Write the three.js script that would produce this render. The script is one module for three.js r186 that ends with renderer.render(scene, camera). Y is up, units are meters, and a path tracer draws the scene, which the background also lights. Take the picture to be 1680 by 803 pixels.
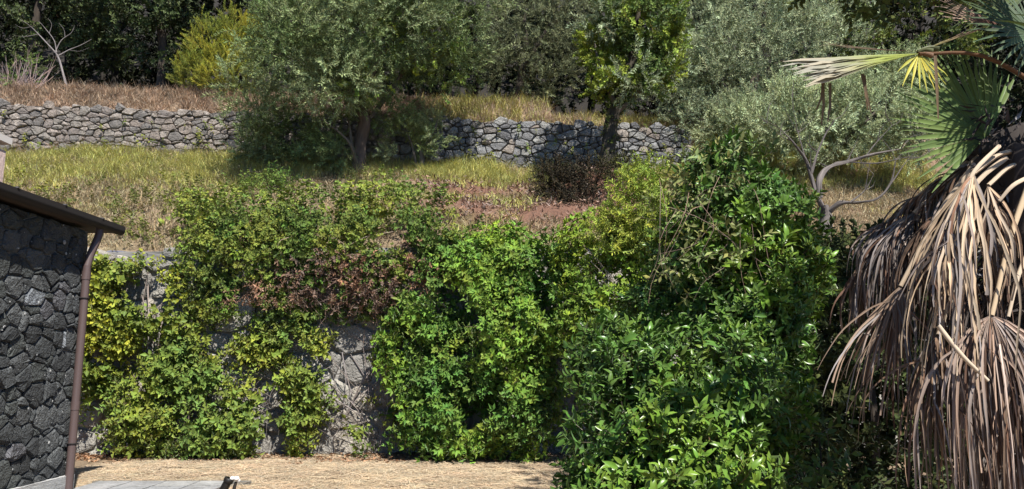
import * as THREE from 'three';
import { Sky } from 'three/addons/objects/Sky.js';
import { ImprovedNoise } from 'three/addons/math/ImprovedNoise.js';
import { mergeGeometries } from 'three/addons/utils/BufferGeometryUtils.js';

// ------------------------------------------------------------------ camera, sky, sun, exposure
const W = 1024, Hh = 489, EYE = 1.5, PITCH = 8.8 * Math.PI / 180, F = 1292;
const scene = new THREE.Scene();
const camera = new THREE.PerspectiveCamera(2 * Math.atan(401.5 / F) * 180 / Math.PI, W / Hh, 0.1, 600);
camera.position.set(0, EYE, 0);
camera.rotation.set(PITCH, 0, 0);
const renderer = new THREE.WebGLRenderer({ antialias: true });
renderer.setSize(W, Hh);
renderer.toneMapping = THREE.LinearToneMapping;
renderer.toneMappingExposure = 1.8;
renderer.shadowMap.enabled = true;
const SUN = new THREE.Vector3(0.34, 1, 0.68).normalize();
const sky = new Sky();
sky.name = 'sky';
sky.scale.setScalar(500);
{
  const u = sky.material.uniforms;
  u.sunPosition.value.copy(SUN);
  u.turbidity.value = 3; u.rayleigh.value = .6; u.mieCoefficient.value = 0.004;
}
sky.userData = { kind: 'structure', label: 'clear blue summer sky above the hillside', category: 'sky' };
scene.add(sky);
scene.environmentIntensity = 0.1;
const sun = new THREE.DirectionalLight(new THREE.Color(1, 0.95, 0.87), 5);
sun.name = 'sun';
sun.position.copy(SUN).multiplyScalar(60).add(new THREE.Vector3(0, 4, -16));
sun.target.position.set(0, 4, -16);
sun.castShadow = true;
sun.shadow.mapSize.set(4096, 4096);
Object.assign(sun.shadow.camera, { left: -24, right: 24, top: 24, bottom: -24, near: 1, far: 120 });
scene.add(sun, sun.target);

// ------------------------------------------------------------------ helpers
const rng = (s) => () => { s |= 0; s = s + 0x6D2B79F5 | 0; let t = Math.imul(s ^ s >>> 15, 1 | s); t = t + Math.imul(t ^ t >>> 7, 61 | t) ^ t; return ((t ^ t >>> 14) >>> 0) / 4294967296; };
const V = (x = 0, y = 0, z = 0) => new THREE.Vector3(x, y, z);
const UPV = V(0, 1, 0);
const perlin = new ImprovedNoise();
const noise = (x, y, z = 0) => perlin.noise(x + 31.7, y + 17.3, z + 53.1);
const lerp = (a, b, t) => a + (b - a) * t, clamp = (x, a = 0, b = 1) => Math.min(b, Math.max(a, x));
const smooth = (a, b, x) => { const t = clamp((x - a) / (b - a)); return t * t * (3 - 2 * t); };
const CP = Math.cos(PITCH), SP = Math.sin(PITCH);
// a measured bearing (on the 1680 x 803 survey photo) and a distance in metres give a place in the world
function at(px, py, d) {
  const u = (px - 840) / F, v = (401.5 - py) / F, y = v * CP + SP, z = CP - v * SP;
  return V(u / z * d, EYE + y / z * d, -d);
}
const names = {};
function numbered(n) { const k = names[n] = (names[n] ?? -1) + 1; return k ? `${n}_${String(k).padStart(3, '0')}` : n; }
function tag(o, label, category, group, kind) { o.userData = { label, category }; if (group) o.userData.group = group; if (kind) o.userData.kind = kind; return o; }
function thing(name, label, category, pos = V(), group, kind) { const o = new THREE.Group(); o.name = numbered(name); o.position.copy(pos); scene.add(o); return tag(o, label, category, group, kind); }
const part = (name, geo, mat, parent) => { const m = new THREE.Mesh(geo, mat); m.name = numbered(name); parent.add(m); return m; };

// geometry collector with vertex colours
class G {
  constructor() { this.p = []; this.c = []; this.u = []; this.i = []; }
  v(q, col, u = 0, w = 0) { this.p.push(q.x, q.y, q.z); this.c.push(col[0], col[1], col[2]); this.u.push(u, w); return this.p.length / 3 - 1; }
  leaf(base, dir, up, len, wid, col, st = 1, curl = 0.15, fold = 0.25) {
    const d = dir.clone().normalize(), s = d.clone().cross(up); if (s.lengthSq() < 1e-6) s.set(1, 0, 0); s.normalize();
    const n = s.clone().cross(d);
    if (st === 1) {
      const m = base.clone().addScaledVector(d, len * .45).addScaledVector(n, fold * wid * .5);
      const a = this.v(base, col), b = this.v(m.clone().addScaledVector(s, wid / 2), col), c = this.v(base.clone().addScaledVector(d, len).addScaledVector(n, -curl * len), col), e = this.v(m.clone().addScaledVector(s, -wid / 2), col);
      this.i.push(a, b, c, a, c, e); return;
    }
    let prev = null;
    for (let k = 0; k <= st; k++) {
      const t = k / st, h = wid / 2 * Math.pow(Math.sin(Math.PI * clamp(Math.pow(t, .85), 0.02, .985)), .8), mid = base.clone().addScaledVector(d, len * t).addScaledVector(n, -curl * len * t * t);
      const r = mid.clone().addScaledVector(s, h).addScaledVector(n, fold * h), l = mid.clone().addScaledVector(s, -h).addScaledVector(n, fold * h);
      const row = [this.v(l, col), this.v(mid, col), this.v(r, col)];
      if (prev) for (let j = 0; j < 2; j++) this.i.push(prev[j], prev[j + 1], row[j + 1], prev[j], row[j + 1], row[j]);
      prev = row;
    }
  }
  // a ribbon along points with half-widths and a side direction for each
  ribbon(pts, hw, sides, col, fold = 0.2) {
    let prev = null;
    pts.forEach((q, k) => {
      const t = pts[Math.min(k + 1, pts.length - 1)].clone().sub(pts[Math.max(k - 1, 0)]).normalize(), s = sides[k].clone(), n = s.clone().cross(t).normalize(), c = typeof col === 'function' ? col(k / (pts.length - 1)) : col;
      const row = [this.v(q.clone().addScaledVector(s, -hw[k]), c), this.v(q.clone().addScaledVector(n, fold * hw[k]), c), this.v(q.clone().addScaledVector(s, hw[k]), c)];
      if (prev) for (let j = 0; j < 2; j++) this.i.push(prev[j], prev[j + 1], row[j + 1], prev[j], row[j + 1], row[j]);
      prev = row;
    });
  }
  tube(pts, rad, seg, col, rough = 0) {
    let prev = null, frame = V(1, 0, .3), along = 0;
    pts.forEach((q, k) => {
      const t = pts[Math.min(k + 1, pts.length - 1)].clone().sub(pts[Math.max(k - 1, 0)]).normalize();
      frame.sub(t.clone().multiplyScalar(frame.dot(t))); if (frame.lengthSq() < 1e-4) frame.set(0, 0, 1); frame.normalize();
      const b = t.clone().cross(frame); if (k) along += q.distanceTo(pts[k - 1]);
      const row = [];
      for (let j = 0; j <= seg; j++) {
        const a = j % seg / seg * Math.PI * 2, e = frame.clone().multiplyScalar(Math.cos(a)).addScaledVector(b, Math.sin(a));
        const r = rad[k] * (1 + rough * noise(q.x * 3 + e.x * 1.5, q.y * 2.2, q.z * 3 + e.z * 1.5) * 2);
        row.push(this.v(q.clone().addScaledVector(e, r), typeof col === 'function' ? col(k / (pts.length - 1)) : col, j / seg * .5, along));
      }
      if (prev) for (let j = 0; j < seg; j++) this.i.push(prev[j], row[j], row[j + 1], prev[j], row[j + 1], prev[j + 1]);
      prev = row;
    });
  }
  build() {
    const g = new THREE.BufferGeometry();
    g.setAttribute('position', new THREE.Float32BufferAttribute(this.p, 3));
    g.setAttribute('color', new THREE.Float32BufferAttribute(this.c, 3));
    g.setAttribute('uv', new THREE.Float32BufferAttribute(this.u, 2));
    g.setIndex(this.i); g.computeVertexNormals(); return g;
  }
}
// a smooth path through rough points with interpolated radii
function path(pts, radii, n) {
  const c = new THREE.CatmullRomCurve3(pts, false, 'catmullrom', .5), p = [], r = [];
  for (let k = 0; k <= n; k++) { const t = k / n; p.push(c.getPoint(t)); const f = t * (radii.length - 1), i = Math.min(radii.length - 2, Math.floor(f)); r.push(lerp(radii[i], radii[i + 1], f - i)); }
  return [p, r];
}
function limb(pts, radii, col, seg = 8, n = 0, rough = .12) { const g = new G(), [p, r] = path(pts, radii, n || (pts.length - 1) * 4); g.tube(p, r, seg, col, rough); return g.build(); }

// tileable value noise -> texture
function noiseTex(size, octaves, seed, lo, hi, tint, srgb = false, stretch = 1) {
  const R = rng(seed), data = new Uint8Array(size * size * 4), grids = octaves.map(([f, a]) => ({ f, fy: Math.max(1, Math.round(f / stretch)), a, g: Array.from({ length: f * Math.max(1, Math.round(f / stretch)) }, () => R()) }));
  const tot = octaves.reduce((s, o) => s + o[1], 0), sm = (t) => t * t * (3 - 2 * t);
  for (let y = 0; y < size; y++) for (let x = 0; x < size; x++) {
    let v = 0;
    for (const { f, fy, a, g } of grids) {
      const X = x / size * f, Y = y / size * fy, i = Math.floor(X), j = Math.floor(Y), u = sm(X - i), w = sm(Y - j), q = (p, r) => g[(r % fy) * f + p % f];
      v += a * lerp(lerp(q(i, j), q(i + 1, j), u), lerp(q(i, j + 1), q(i + 1, j + 1), u), w);
    }
    v = lerp(lo, hi, clamp((v / tot - .5) * 1.9 + .5));
    const k = (y * size + x) * 4;
    for (let c = 0; c < 3; c++) data[k + c] = clamp(v * (tint ? tint[c] : 1)) * 255; data[k + 3] = 255;
  }
  const t = new THREE.DataTexture(data, size, size); t.wrapS = t.wrapT = THREE.RepeatWrapping; t.magFilter = THREE.LinearFilter; t.minFilter = THREE.LinearMipmapLinearFilter; t.generateMipmaps = true;
  if (srgb) t.colorSpace = THREE.SRGBColorSpace; t.needsUpdate = true; return t;
}
const rep = (t, a, b = a) => { const c = t.clone(); c.repeat.set(a, b); c.needsUpdate = true; return c; };
const texStone = noiseTex(512, [[4, 1], [9, .9], [23, .8], [61, .9], [151, .8]], 5, .45, 1);
const texStoneBump = noiseTex(512, [[6, 1], [17, 1], [47, .9], [120, .6]], 6, 0, 1);
const texGround = noiseTex(1024, [[3, .7], [11, .7], [37, .9], [97, 1], [257, 1.1]], 7, .5, 1);
const texBark = noiseTex(256, [[8, 1], [20, 1], [60, .7]], 8, .35, 1, null, false, 4);

const STD = (o) => new THREE.MeshStandardMaterial({ side: THREE.DoubleSide, roughness: .95, ...o });
const LEAF = (trans, o = {}) => new THREE.MeshPhysicalMaterial({ side: THREE.DoubleSide, vertexColors: true, roughness: .97, transmission: trans, thickness: 0, ior: 1.4, ...o });
const M = {
  leaf: LEAF(.17), leafMatt: LEAF(.08, { roughness: 1 }), gloss: LEAF(.14, { clearcoat: .55, clearcoatRoughness: .3 }), satin: LEAF(.15, { clearcoat: .2, clearcoatRoughness: .45 }),
  straw: LEAF(.25), dead: STD({ vertexColors: true, roughness: 1 }), palmLeaf: LEAF(.22, { clearcoat: .2, clearcoatRoughness: .4 }),
  bark: STD({ vertexColors: true, map: rep(texBark, 1, .5), bumpMap: rep(texBark, 2, 1), bumpScale: .012 }),
  twig: STD({ vertexColors: true }),
  soil: STD({ vertexColors: true, map: texGround, bumpMap: texGround, bumpScale: .05 }),
};

// ------------------------------------------------------------------ sprigs (unit plants pieces along +Y)
const vary = (c, R, b = .2, h = .1) => { const k = 1 + (R() - .5) * 2 * b, y = (R() - .5) * 2 * h; return [c[0] * k * (1 + y), c[1] * k, c[2] * k * (1 - y)]; };
const rdir = (R) => { const z = R() * 2 - 1, a = R() * 6.2832, s = Math.sqrt(1 - z * z); return V(s * Math.cos(a), z, s * Math.sin(a)); };
function sprig(seed, { n = 12, L = .25, len = .07, wid = .04, ang = 1.0, col = [.1, .2, .03], tw = .003, st = 1, bend = .25, fan = false, curl = .2, fold = .3, clump = 1, twig = [.1, .07, .04], bare = 0, vb = .22, vh = .12 }) {
  const R = rng(seed), g = new G(), a0 = R() * 6.28, pts = [], bx = Math.cos(a0) * bend * L, bz = Math.sin(a0) * bend * L;
  const P = (t) => V(bx * t * t, L * t * (1 - .15 * t), bz * t * t);
  for (let k = 0; k <= 3; k++) pts.push(P(k / 3));
  if (tw) g.tube(pts, [tw, tw * .9, tw * .7, tw * .4], 3, twig);
  for (let k = 0; k < n; k++) {
    const t = bare + (1 - bare) * (k + R() * .8) / n, a = k * 2.399 + R() * .9, q = P(Math.min(1, t)), out = V(Math.cos(a), 0, Math.sin(a));
    const A = ang * (1.15 - .6 * t) * (.75 + R() * .5), d = out.clone().multiplyScalar(Math.sin(A)).addScaledVector(UPV, Math.cos(A));
    const s = .7 + R() * .55;
    for (let c = 0; c < clump; c++) {
      const dd = d.clone(); if (clump > 1) { const side = d.clone().cross(UPV).normalize(), f = (c - (clump - 1) / 2) * .75; dd.multiplyScalar(Math.cos(f)).addScaledVector(side, Math.sin(f)); }
      const up = out.clone().multiplyScalar(-.6).addScaledVector(UPV, 1).add(rdir(R).multiplyScalar(.45));
      const base = clump > 1 ? q.clone().addScaledVector(d, len * .45) : q;
      g.leaf(base, dd, up, len * s * (clump > 1 && c !== (clump - 1) / 2 ? .82 : 1), wid * s, vary(col, R, vb, vh), st, curl * (R() * 1.6), fold);
    }
  }
  return g.build();
}
const sprigs = (seed, k, o) => Array.from({ length: k }, (_, i) => sprig(seed * 100 + i, { ...o, n: Math.round(o.n * (.85 + .15 * i)) }));

// put copies of sprigs at listed places as one foliage part each
const QY = new THREE.Quaternion(), QR = new THREE.Quaternion();
function plant(list, geos, mat, parent, name) {
  geos.forEach((geo, gi) => {
    const sub = list.filter((_, i) => i % geos.length === gi); if (!sub.length) return;
    const im = new THREE.InstancedMesh(geo, mat, sub.length), m = new THREE.Matrix4(), c = new THREE.Color();
    sub.forEach((s, i) => {
      QY.setFromUnitVectors(UPV, s.d); QR.setFromAxisAngle(UPV, s.a); QY.multiply(QR);
      m.compose(s.p, QY, V(s.s, s.s * (s.sy || 1), s.s)); im.setMatrixAt(i, m); im.setColorAt(i, c.setRGB(...s.c));
    });
    im.name = numbered(name); im.userData.kind = 'stuff'; parent.add(im);
  });
}
// lobes: [px, py, distance, half-width px, half-height px, half-depth m]; given as bearings, built in the world
const lobe = ([px, py, d, rx, ry, rz, w = 1]) => ({ c: at(px, py, d), r: V(rx * d / F, ry * d / F, rz), w });
function spots(lobes, n, R, o = {}) {
  const { shell = .45, gap = -.25, gf = 1.6, up = .3, rand = .7, out = 1, size = [.7, 1.3], tint = [1, 1, 1], tv = .18, th = .1, tint2 = null, tf = .9, amp = .3, floor = null, back = 1, droop = 0 } = o;
  const A = lobes.map((l) => l.w * Math.pow(l.r.x * l.r.y + l.r.y * l.r.z + l.r.x * l.r.z, 1)), S = A.reduce((a, b) => a + b, 0), list = [];
  for (let tries = 0; list.length < n && tries < n * 12; tries++) {
    let k = 0, x = R() * S; while (x > A[k] && k < A.length - 1) x -= A[k++];
    const l = lobes[k], e = rdir(R); if (e.z < 0 && R() > back) continue;
    const f = (1 - shell * R() * R()) * (1 + amp * noise(e.x * 2.2 + k * 7, e.y * 2.2, e.z * 2.2));
    const p = V(e.x * l.r.x, e.y * l.r.y, e.z * l.r.z).multiplyScalar(f).add(l.c);
    if (noise(p.x * gf, p.y * gf, p.z * gf) < gap) continue;
    if (floor && p.y < floor(p.x, p.z) + .03) continue;
    const nrm = V(e.x / l.r.x, e.y / l.r.y, e.z / l.r.z).normalize();
    const d = nrm.multiplyScalar(out).add(rdir(R).multiplyScalar(rand)).addScaledVector(UPV, up - droop).normalize();
    const b = 1 + (R() - .5) * 2 * tv, h = (R() - .5) * 2 * th, T = tint2 ? smooth(-.15, .25, noise(p.x * tf + 9, p.y * tf, p.z * tf) + (R() - .5) * .2) : 0;
    const c = [0, 1, 2].map((i) => (tint2 ? lerp(tint[i], tint2[i], T) : tint[i]) * b * (i === 0 ? 1 + h : i === 2 ? 1 - h : 1));
    list.push({ p, d, a: R() * 6.283, s: lerp(size[0], size[1], R()), c });
  }
  return list;
}
const world = (list, o) => list.map((s) => ({ ...s, p: s.p.clone().sub(o.position) }));
function foliage(parent, lobes, n, geos, mat, seed, o, name = 'foliage') { plant(world(spots(lobes.map(lobe), n, rng(seed), o), parent), geos, mat, parent, name); }
function wood(parent, name, px, radii, col, seg = 8, rough = .14, mat = M.bark) { // px: [[px,py,d],...]
  return part(name, limb(px.map((q) => at(...q).sub(parent.position)), radii, col, seg, 0, rough), mat, parent);
}

// ------------------------------------------------------------------ the ground and the hillside
const WALL_Z = -13.84, TERR_Z = -20;
const wallTop = (x) => 3.55 - .02 * x * 0;
const bankTop = (x) => 6.72 - .03 * x;
const terrTop = (x) => x < 4.6 ? 7.86 - .036 * x : 7.5;
function hill(x, z) {
  const d = -z, t = (d - 13.84) / 6.16;
  const bumps = .12 * noise(x * .8, z * .8) + .05 * noise(x * 2.3, z * 2.3, 4);
  const bank = lerp(3.5, bankTop(x), t) + .16 * Math.sin(clamp(t) * Math.PI * 2) * smooth(-3, 0, x) * smooth(4, 1, x);
  const mound = .72 * Math.exp(-(((x - 2.0) / .95) ** 2 + ((z + 17.3) / .75) ** 2));
  const terrace = terrTop(x) + smooth(20.2, 21.1, d) * (x < 1 ? .75 : .32) + Math.max(0, d - 21) * .11 + Math.max(0, d - 27) * .55;
  const step = x < 4.6 ? smooth(20.05, 20.4, d) : lerp(smooth(20.05, 20.4, d), smooth(18.2, 21.6, d), smooth(4.6, 5.6, x));
  return lerp(bank + mound + bumps, terrace + bumps * .8, step);
}
function sheet(xs, zs, H, color) {
  const p = [], c = [], u = [], idx = [];
  zs.forEach((z) => xs.forEach((x) => { p.push(x, H(x, z), z); c.push(...color(x, z)); u.push(x / 2.1, z / 2.1); }));
  for (let j = 0; j < zs.length - 1; j++) for (let i = 0; i < xs.length - 1; i++) { const a = j * xs.length + i, b = a + 1, d = a + xs.length, e = d + 1; idx.push(a, b, d, b, e, d); }
  const g = new THREE.BufferGeometry(); g.setAttribute('position', new THREE.Float32BufferAttribute(p, 3)); g.setAttribute('color', new THREE.Float32BufferAttribute(c, 3)); g.setAttribute('uv', new THREE.Float32BufferAttribute(u, 2)); g.setIndex(idx); g.computeVertexNormals(); return g;
}
const range = (a, b, s) => { const o = []; for (let x = a; x < b - 1e-6; x += s) o.push(x); o.push(b); return o; };
const mix3 = (a, b, t) => a.map((v, i) => lerp(v, b[i], t));
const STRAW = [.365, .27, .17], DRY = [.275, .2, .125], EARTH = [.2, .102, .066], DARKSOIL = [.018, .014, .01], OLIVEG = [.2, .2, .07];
const groundY = (x, z) => .025 * noise(x * .7, z * .7) + .01 * noise(x * 3, z * 3);
{
  const g = part('ground', sheet([-90, -40, -20, ...range(-12, 12, .25), 20, 40, 90], [90, 40, 15, 5, -2, -6, ...range(-8, -13.9, -.2).length ? Array.from({ length: 31 }, (_, i) => -8 - i * .2) : []], groundY,
    (x, z) => mix3(mix3(STRAW, DRY, clamp(.5 + 1.3 * noise(x * .9, z * .9, 2))), EARTH, clamp(noise(x * 1.1, z * 1.1, 9) * .5 + smooth(-13.0, -13.8, z) * .55)).map((v) => v * .95)), M.soil, scene);
  tag(g, 'dry straw covered flat ground below the ivy covered wall', 'ground', null, 'structure');
  const earthy = (x, z) => { const t = (-z - 13.84) / 6.16; return smooth(-2.9, -1.4, x) * smooth(3.6, 2.6, x) * smooth(.05, .25, t) * smooth(.95, .72, t) * smooth(-.6, 0, noise(x * .9, z * .9, 5) + .3); };
  const h = part('hillside', sheet([-90, -45, -25, ...range(-16, 14, .2), 25, 45, 90], [...range(13.95, 23, .14), 24, 25, 26, 27, 29, 32, 36, 42, 50, 70].map((d) => -d), hill,
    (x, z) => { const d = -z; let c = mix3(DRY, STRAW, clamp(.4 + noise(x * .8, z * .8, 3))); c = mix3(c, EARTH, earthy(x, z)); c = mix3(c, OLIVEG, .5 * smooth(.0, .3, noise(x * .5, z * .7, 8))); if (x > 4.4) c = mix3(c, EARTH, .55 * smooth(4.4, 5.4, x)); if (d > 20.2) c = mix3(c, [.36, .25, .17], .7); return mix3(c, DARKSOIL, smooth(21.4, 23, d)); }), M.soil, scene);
  tag(h, 'terraced hillside of dry grass and reddish earth', 'hillside', null, 'structure');
}

// ------------------------------------------------------------------ rubble stones
function rubble(Wd, Ht, sw, sh, seed, { gap = .02, wv = .25, top = null } = {}) {
  const R = rng(seed), pts = [];
  for (let j = 0, y = -sh * .5; y < Ht + sh; j++, y += sh * (.82 + R() * .36)) for (let x = -sw * (.3 + R()); x < Wd + sw; x += sw * (.6 + R() * .85)) pts.push([x, y + (R() - .5) * sh * .55, (R() - .5) * wv * sw * sw]);
  const out = [];
  for (const p of pts) {
    if (p[0] < -sw * .4 || p[0] > Wd + sw * .4 || p[1] > Ht + sh * .4) continue;
    let poly = [[0, 0], [Wd, 0], [Wd, Ht], [0, Ht]];
    const clip = (nx, ny, c) => { const q = []; poly.forEach((a, i) => { const b = poly[(i + 1) % poly.length], da = a[0] * nx + a[1] * ny - c, db = b[0] * nx + b[1] * ny - c; if (da <= 0) q.push(a); if (da * db < 0) { const t = da / (da - db); q.push([lerp(a[0], b[0], t), lerp(a[1], b[1], t)]); } }); poly = q; };
    for (const q of pts) {
      const dx = q[0] - p[0], dy = (q[1] - p[1]) * sw / sh, D = Math.hypot(dx, dy); if (q === p || D > 3.2 * sw) continue;
      // distances measured with the vertical stretched, so that stones lie flat
      const ax = dx, ay = (q[1] - p[1]) * (sw / sh) ** 2, nl = Math.hypot(ax, ay), k = (dx * dx + dy * dy + p[2] - q[2]) / 2;
      clip(ax / nl, ay / nl, (ax * p[0] + ay * p[1] + k) / nl - gap / 2); if (poly.length < 3) break;
    }
    if (poly.length < 3) continue;
    let ar = 0, cx = 0, cy = 0; poly.forEach((a, i) => { const b = poly[(i + 1) % poly.length], c = a[0] * b[1] - b[0] * a[1]; ar += c; cx += (a[0] + b[0]) * c; cy += (a[1] + b[1]) * c; });
    if (Math.abs(ar) / 2 < sw * sh * .06) continue; cx /= 3 * ar; cy /= 3 * ar;
    if (top && cy > top(cx)) continue;
    out.push({ poly, cx, cy, ar: ar / 2 });
  }
  return out;
}
function stoneGeo(s, R, depth, bulge, cut = .24, jag = .05) {
  const q = []; s.poly.forEach((a, i) => { const b = s.poly[(i + 1) % s.poly.length]; q.push([lerp(a[0], b[0], cut), lerp(a[1], b[1], cut)], [lerp(a[0], b[0], 1 - cut), lerp(a[1], b[1], 1 - cut)]); });
  const sc = Math.sqrt(s.ar), ring = (k, z, zj, j) => q.map(([x, y]) => [(x - s.cx) * k + (R() - .5) * j * sc, (y - s.cy) * k + (R() - .5) * j * sc, z + (R() - .5) * zj]);
  const rings = [ring(1, -.06, 0, 0), ring(.985, depth * .72, depth * .2, jag * .6), ring(.84, depth + bulge * .35, bulge * .6, jag * 1.6)], c = [(R() - .5) * sc * .3, (R() - .5) * sc * .3, depth + bulge * (.3 + R() * .7)];
  const P = [], U = [], uo = R() * 7, T = (...v) => v.forEach((a) => { P.push(...a); U.push(a[0] + uo, a[1] + uo * 1.7 + a[2]); });
  for (let i = 0; i < q.length; i++) { const j = (i + 1) % q.length; for (let k = 0; k < 2; k++) { T(rings[k][i], rings[k][j], rings[k + 1][j]); T(rings[k][i], rings[k + 1][j], rings[k + 1][i]); } T(rings[2][i], rings[2][j], c); }
  const g = new THREE.BufferGeometry(); g.setAttribute('position', new THREE.Float32BufferAttribute(P, 3)); g.setAttribute('uv', new THREE.Float32BufferAttribute(U, 2)); g.computeVertexNormals(); return g;
}
const stoneMats = (cols, bump = .03, r = 1) => cols.map((c) => STD({ color: new THREE.Color().setRGB(...c), map: rep(texStone, r), bumpMap: rep(texStoneBump, r), bumpScale: bump }));
// lay stones on the +z face of a parent; the largest (or those favoured by rank) become parts, the others one mesh
function lay(parent, stones, mats, seed, { depth = .08, bulge = .05, z = 0, x0 = 0, rank = (s) => s.ar, pick = null, lean = 0, cut = .2 }) {
  const R = rng(seed), order = [...stones].sort((a, b) => rank(b) - rank(a)), rest = mats.map(() => []);
  order.forEach((s, i) => {
    const g = stoneGeo(s, R, depth * (.6 + R() * .7), bulge * (.3 + R()), cut), m = pick ? pick(s, R) : Math.floor(R() * mats.length), pos = V(s.cx + x0, s.cy, z - lean * s.cy);
    if (i < 296) { const o = part('stone', g, mats[m], parent); o.position.copy(pos); } else rest[m].push(g.translate(pos.x, pos.y, pos.z));
  });
  rest.forEach((gs, m) => { if (gs.length) part('small_stones', mergeGeometries(gs), mats[m], parent).userData.kind = 'stuff'; });
}
function boxPart(name, w, h, d, x, y, z, mat, parent) { const g = new THREE.BoxGeometry(w, h, d); const o = part(name, g, mat, parent); o.position.set(x, y, z); return o; }

// lower retaining wall: big grey stones bedded in mortar
{
  const x0 = -14, len = 28, H = 3.58;
  const t = thing('retaining_wall', 'tall grey mortared stone wall half hidden under creepers above the dry ground', 'wall', V(x0, 0, WALL_Z));
  const mortar = STD({ color: new THREE.Color().setRGB(.34, .325, .3), map: rep(texStone, .3), bumpMap: rep(texStoneBump, 2), bumpScale: .02 });
  boxPart('mortar_bed', len, H - .06, .5, len / 2, (H - .06) / 2, -.27, mortar, t);
  const st = rubble(len, H, .56, .42, 21, { gap: .045, wv: .8 });
  lay(t, st, stoneMats([[.42, .395, .345], [.34, .322, .288], [.46, .435, .385], [.29, .276, .25], [.42, .38, .32]], .03, .8), 22, { depth: .06, bulge: .035, cut: .13, rank: (s) => s.ar - Math.max(0, Math.abs(s.cx + x0 + 1.5) - 7) });
}
// upper terrace wall: dry stone
{
  const x0 = -18.6, len = 23.3, H = 1.75;
  const t = thing('terrace_wall', 'long low dry stone wall of reddish grey stones along the upper terrace', 'wall', V(x0, 0, TERR_Z));
  const yb = (x) => bankTop(x) - .12;
  const core = STD({ color: new THREE.Color().setRGB(.1, .085, .075), map: rep(texStone, 1) });
  const g = new G(), c1 = [1, 1, 1]; void c1;
  const shape = new THREE.Shape(); shape.moveTo(0, yb(x0)); shape.lineTo(len, yb(x0 + len)); for (let x = len; x >= 0; x -= .8) shape.lineTo(x, terrTop(x0 + x) - .02 + .04 * noise(x, 3)); shape.lineTo(0, terrTop(x0) - .04); shape.closePath(); void g;
  const cg = new THREE.ExtrudeGeometry(shape, { depth: .45, bevelEnabled: false }); cg.translate(0, 0, -.47); part('rubble_core', cg, core, t);
  const st = rubble(len, H, .225, .138, 31, { gap: .013, wv: 1.3, top: (x) => terrTop(x0 + x) - yb(x0 + x) + .02 });
  st.forEach((s) => { const y = yb(x0 + s.cx); s.cy += y; s.poly.forEach((q) => (q[1] += y)); });
  // the left stretch is warmer and paler, the right darker and greyer
  const cols = [[.35, .295, .255], [.29, .25, .225], [.42, .365, .32], [.235, .215, .2], [.34, .305, .27], [.25, .25, .255], [.31, .31, .315], [.18, .18, .19], [.38, .375, .36]];
  lay(t, st, stoneMats(cols, .03, 1.6), 32, {
    depth: .08, bulge: .045, cut: .13, rank: (s) => { const X = x0 + s.cx; return s.ar + (X > -13.3 && X < -6 || X > -3.9 ? .02 : -.1); },
    pick: (s, R) => { const X = x0 + s.cx; return R() < smooth(-4, -1.5, X) * .85 ? 5 + Math.floor(R() * 4) : Math.floor(R() * 5); },
  });
}

// weeds rooted in the joints and along the foot of the terrace wall
const weedSpots = (R, n) => Array.from({ length: n }, () => { const x = R() < .5 ? lerp(-13.5, -6, R()) : lerp(-3.5, 4.4, R()), b = bankTop(x) - .02, y = b + R() * R() * 1.25, k = .7 + R() * .6; return { p: V(x, y, TERR_Z + .09), d: V((R() - .5), .5 + R(), .7).normalize(), a: R() * 6.28, s: .35 + .5 * R(), c: R() < .6 ? [1.5 * k, 1.35 * k, k] : [.9 * k, k, .8 * k] }; });

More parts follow.
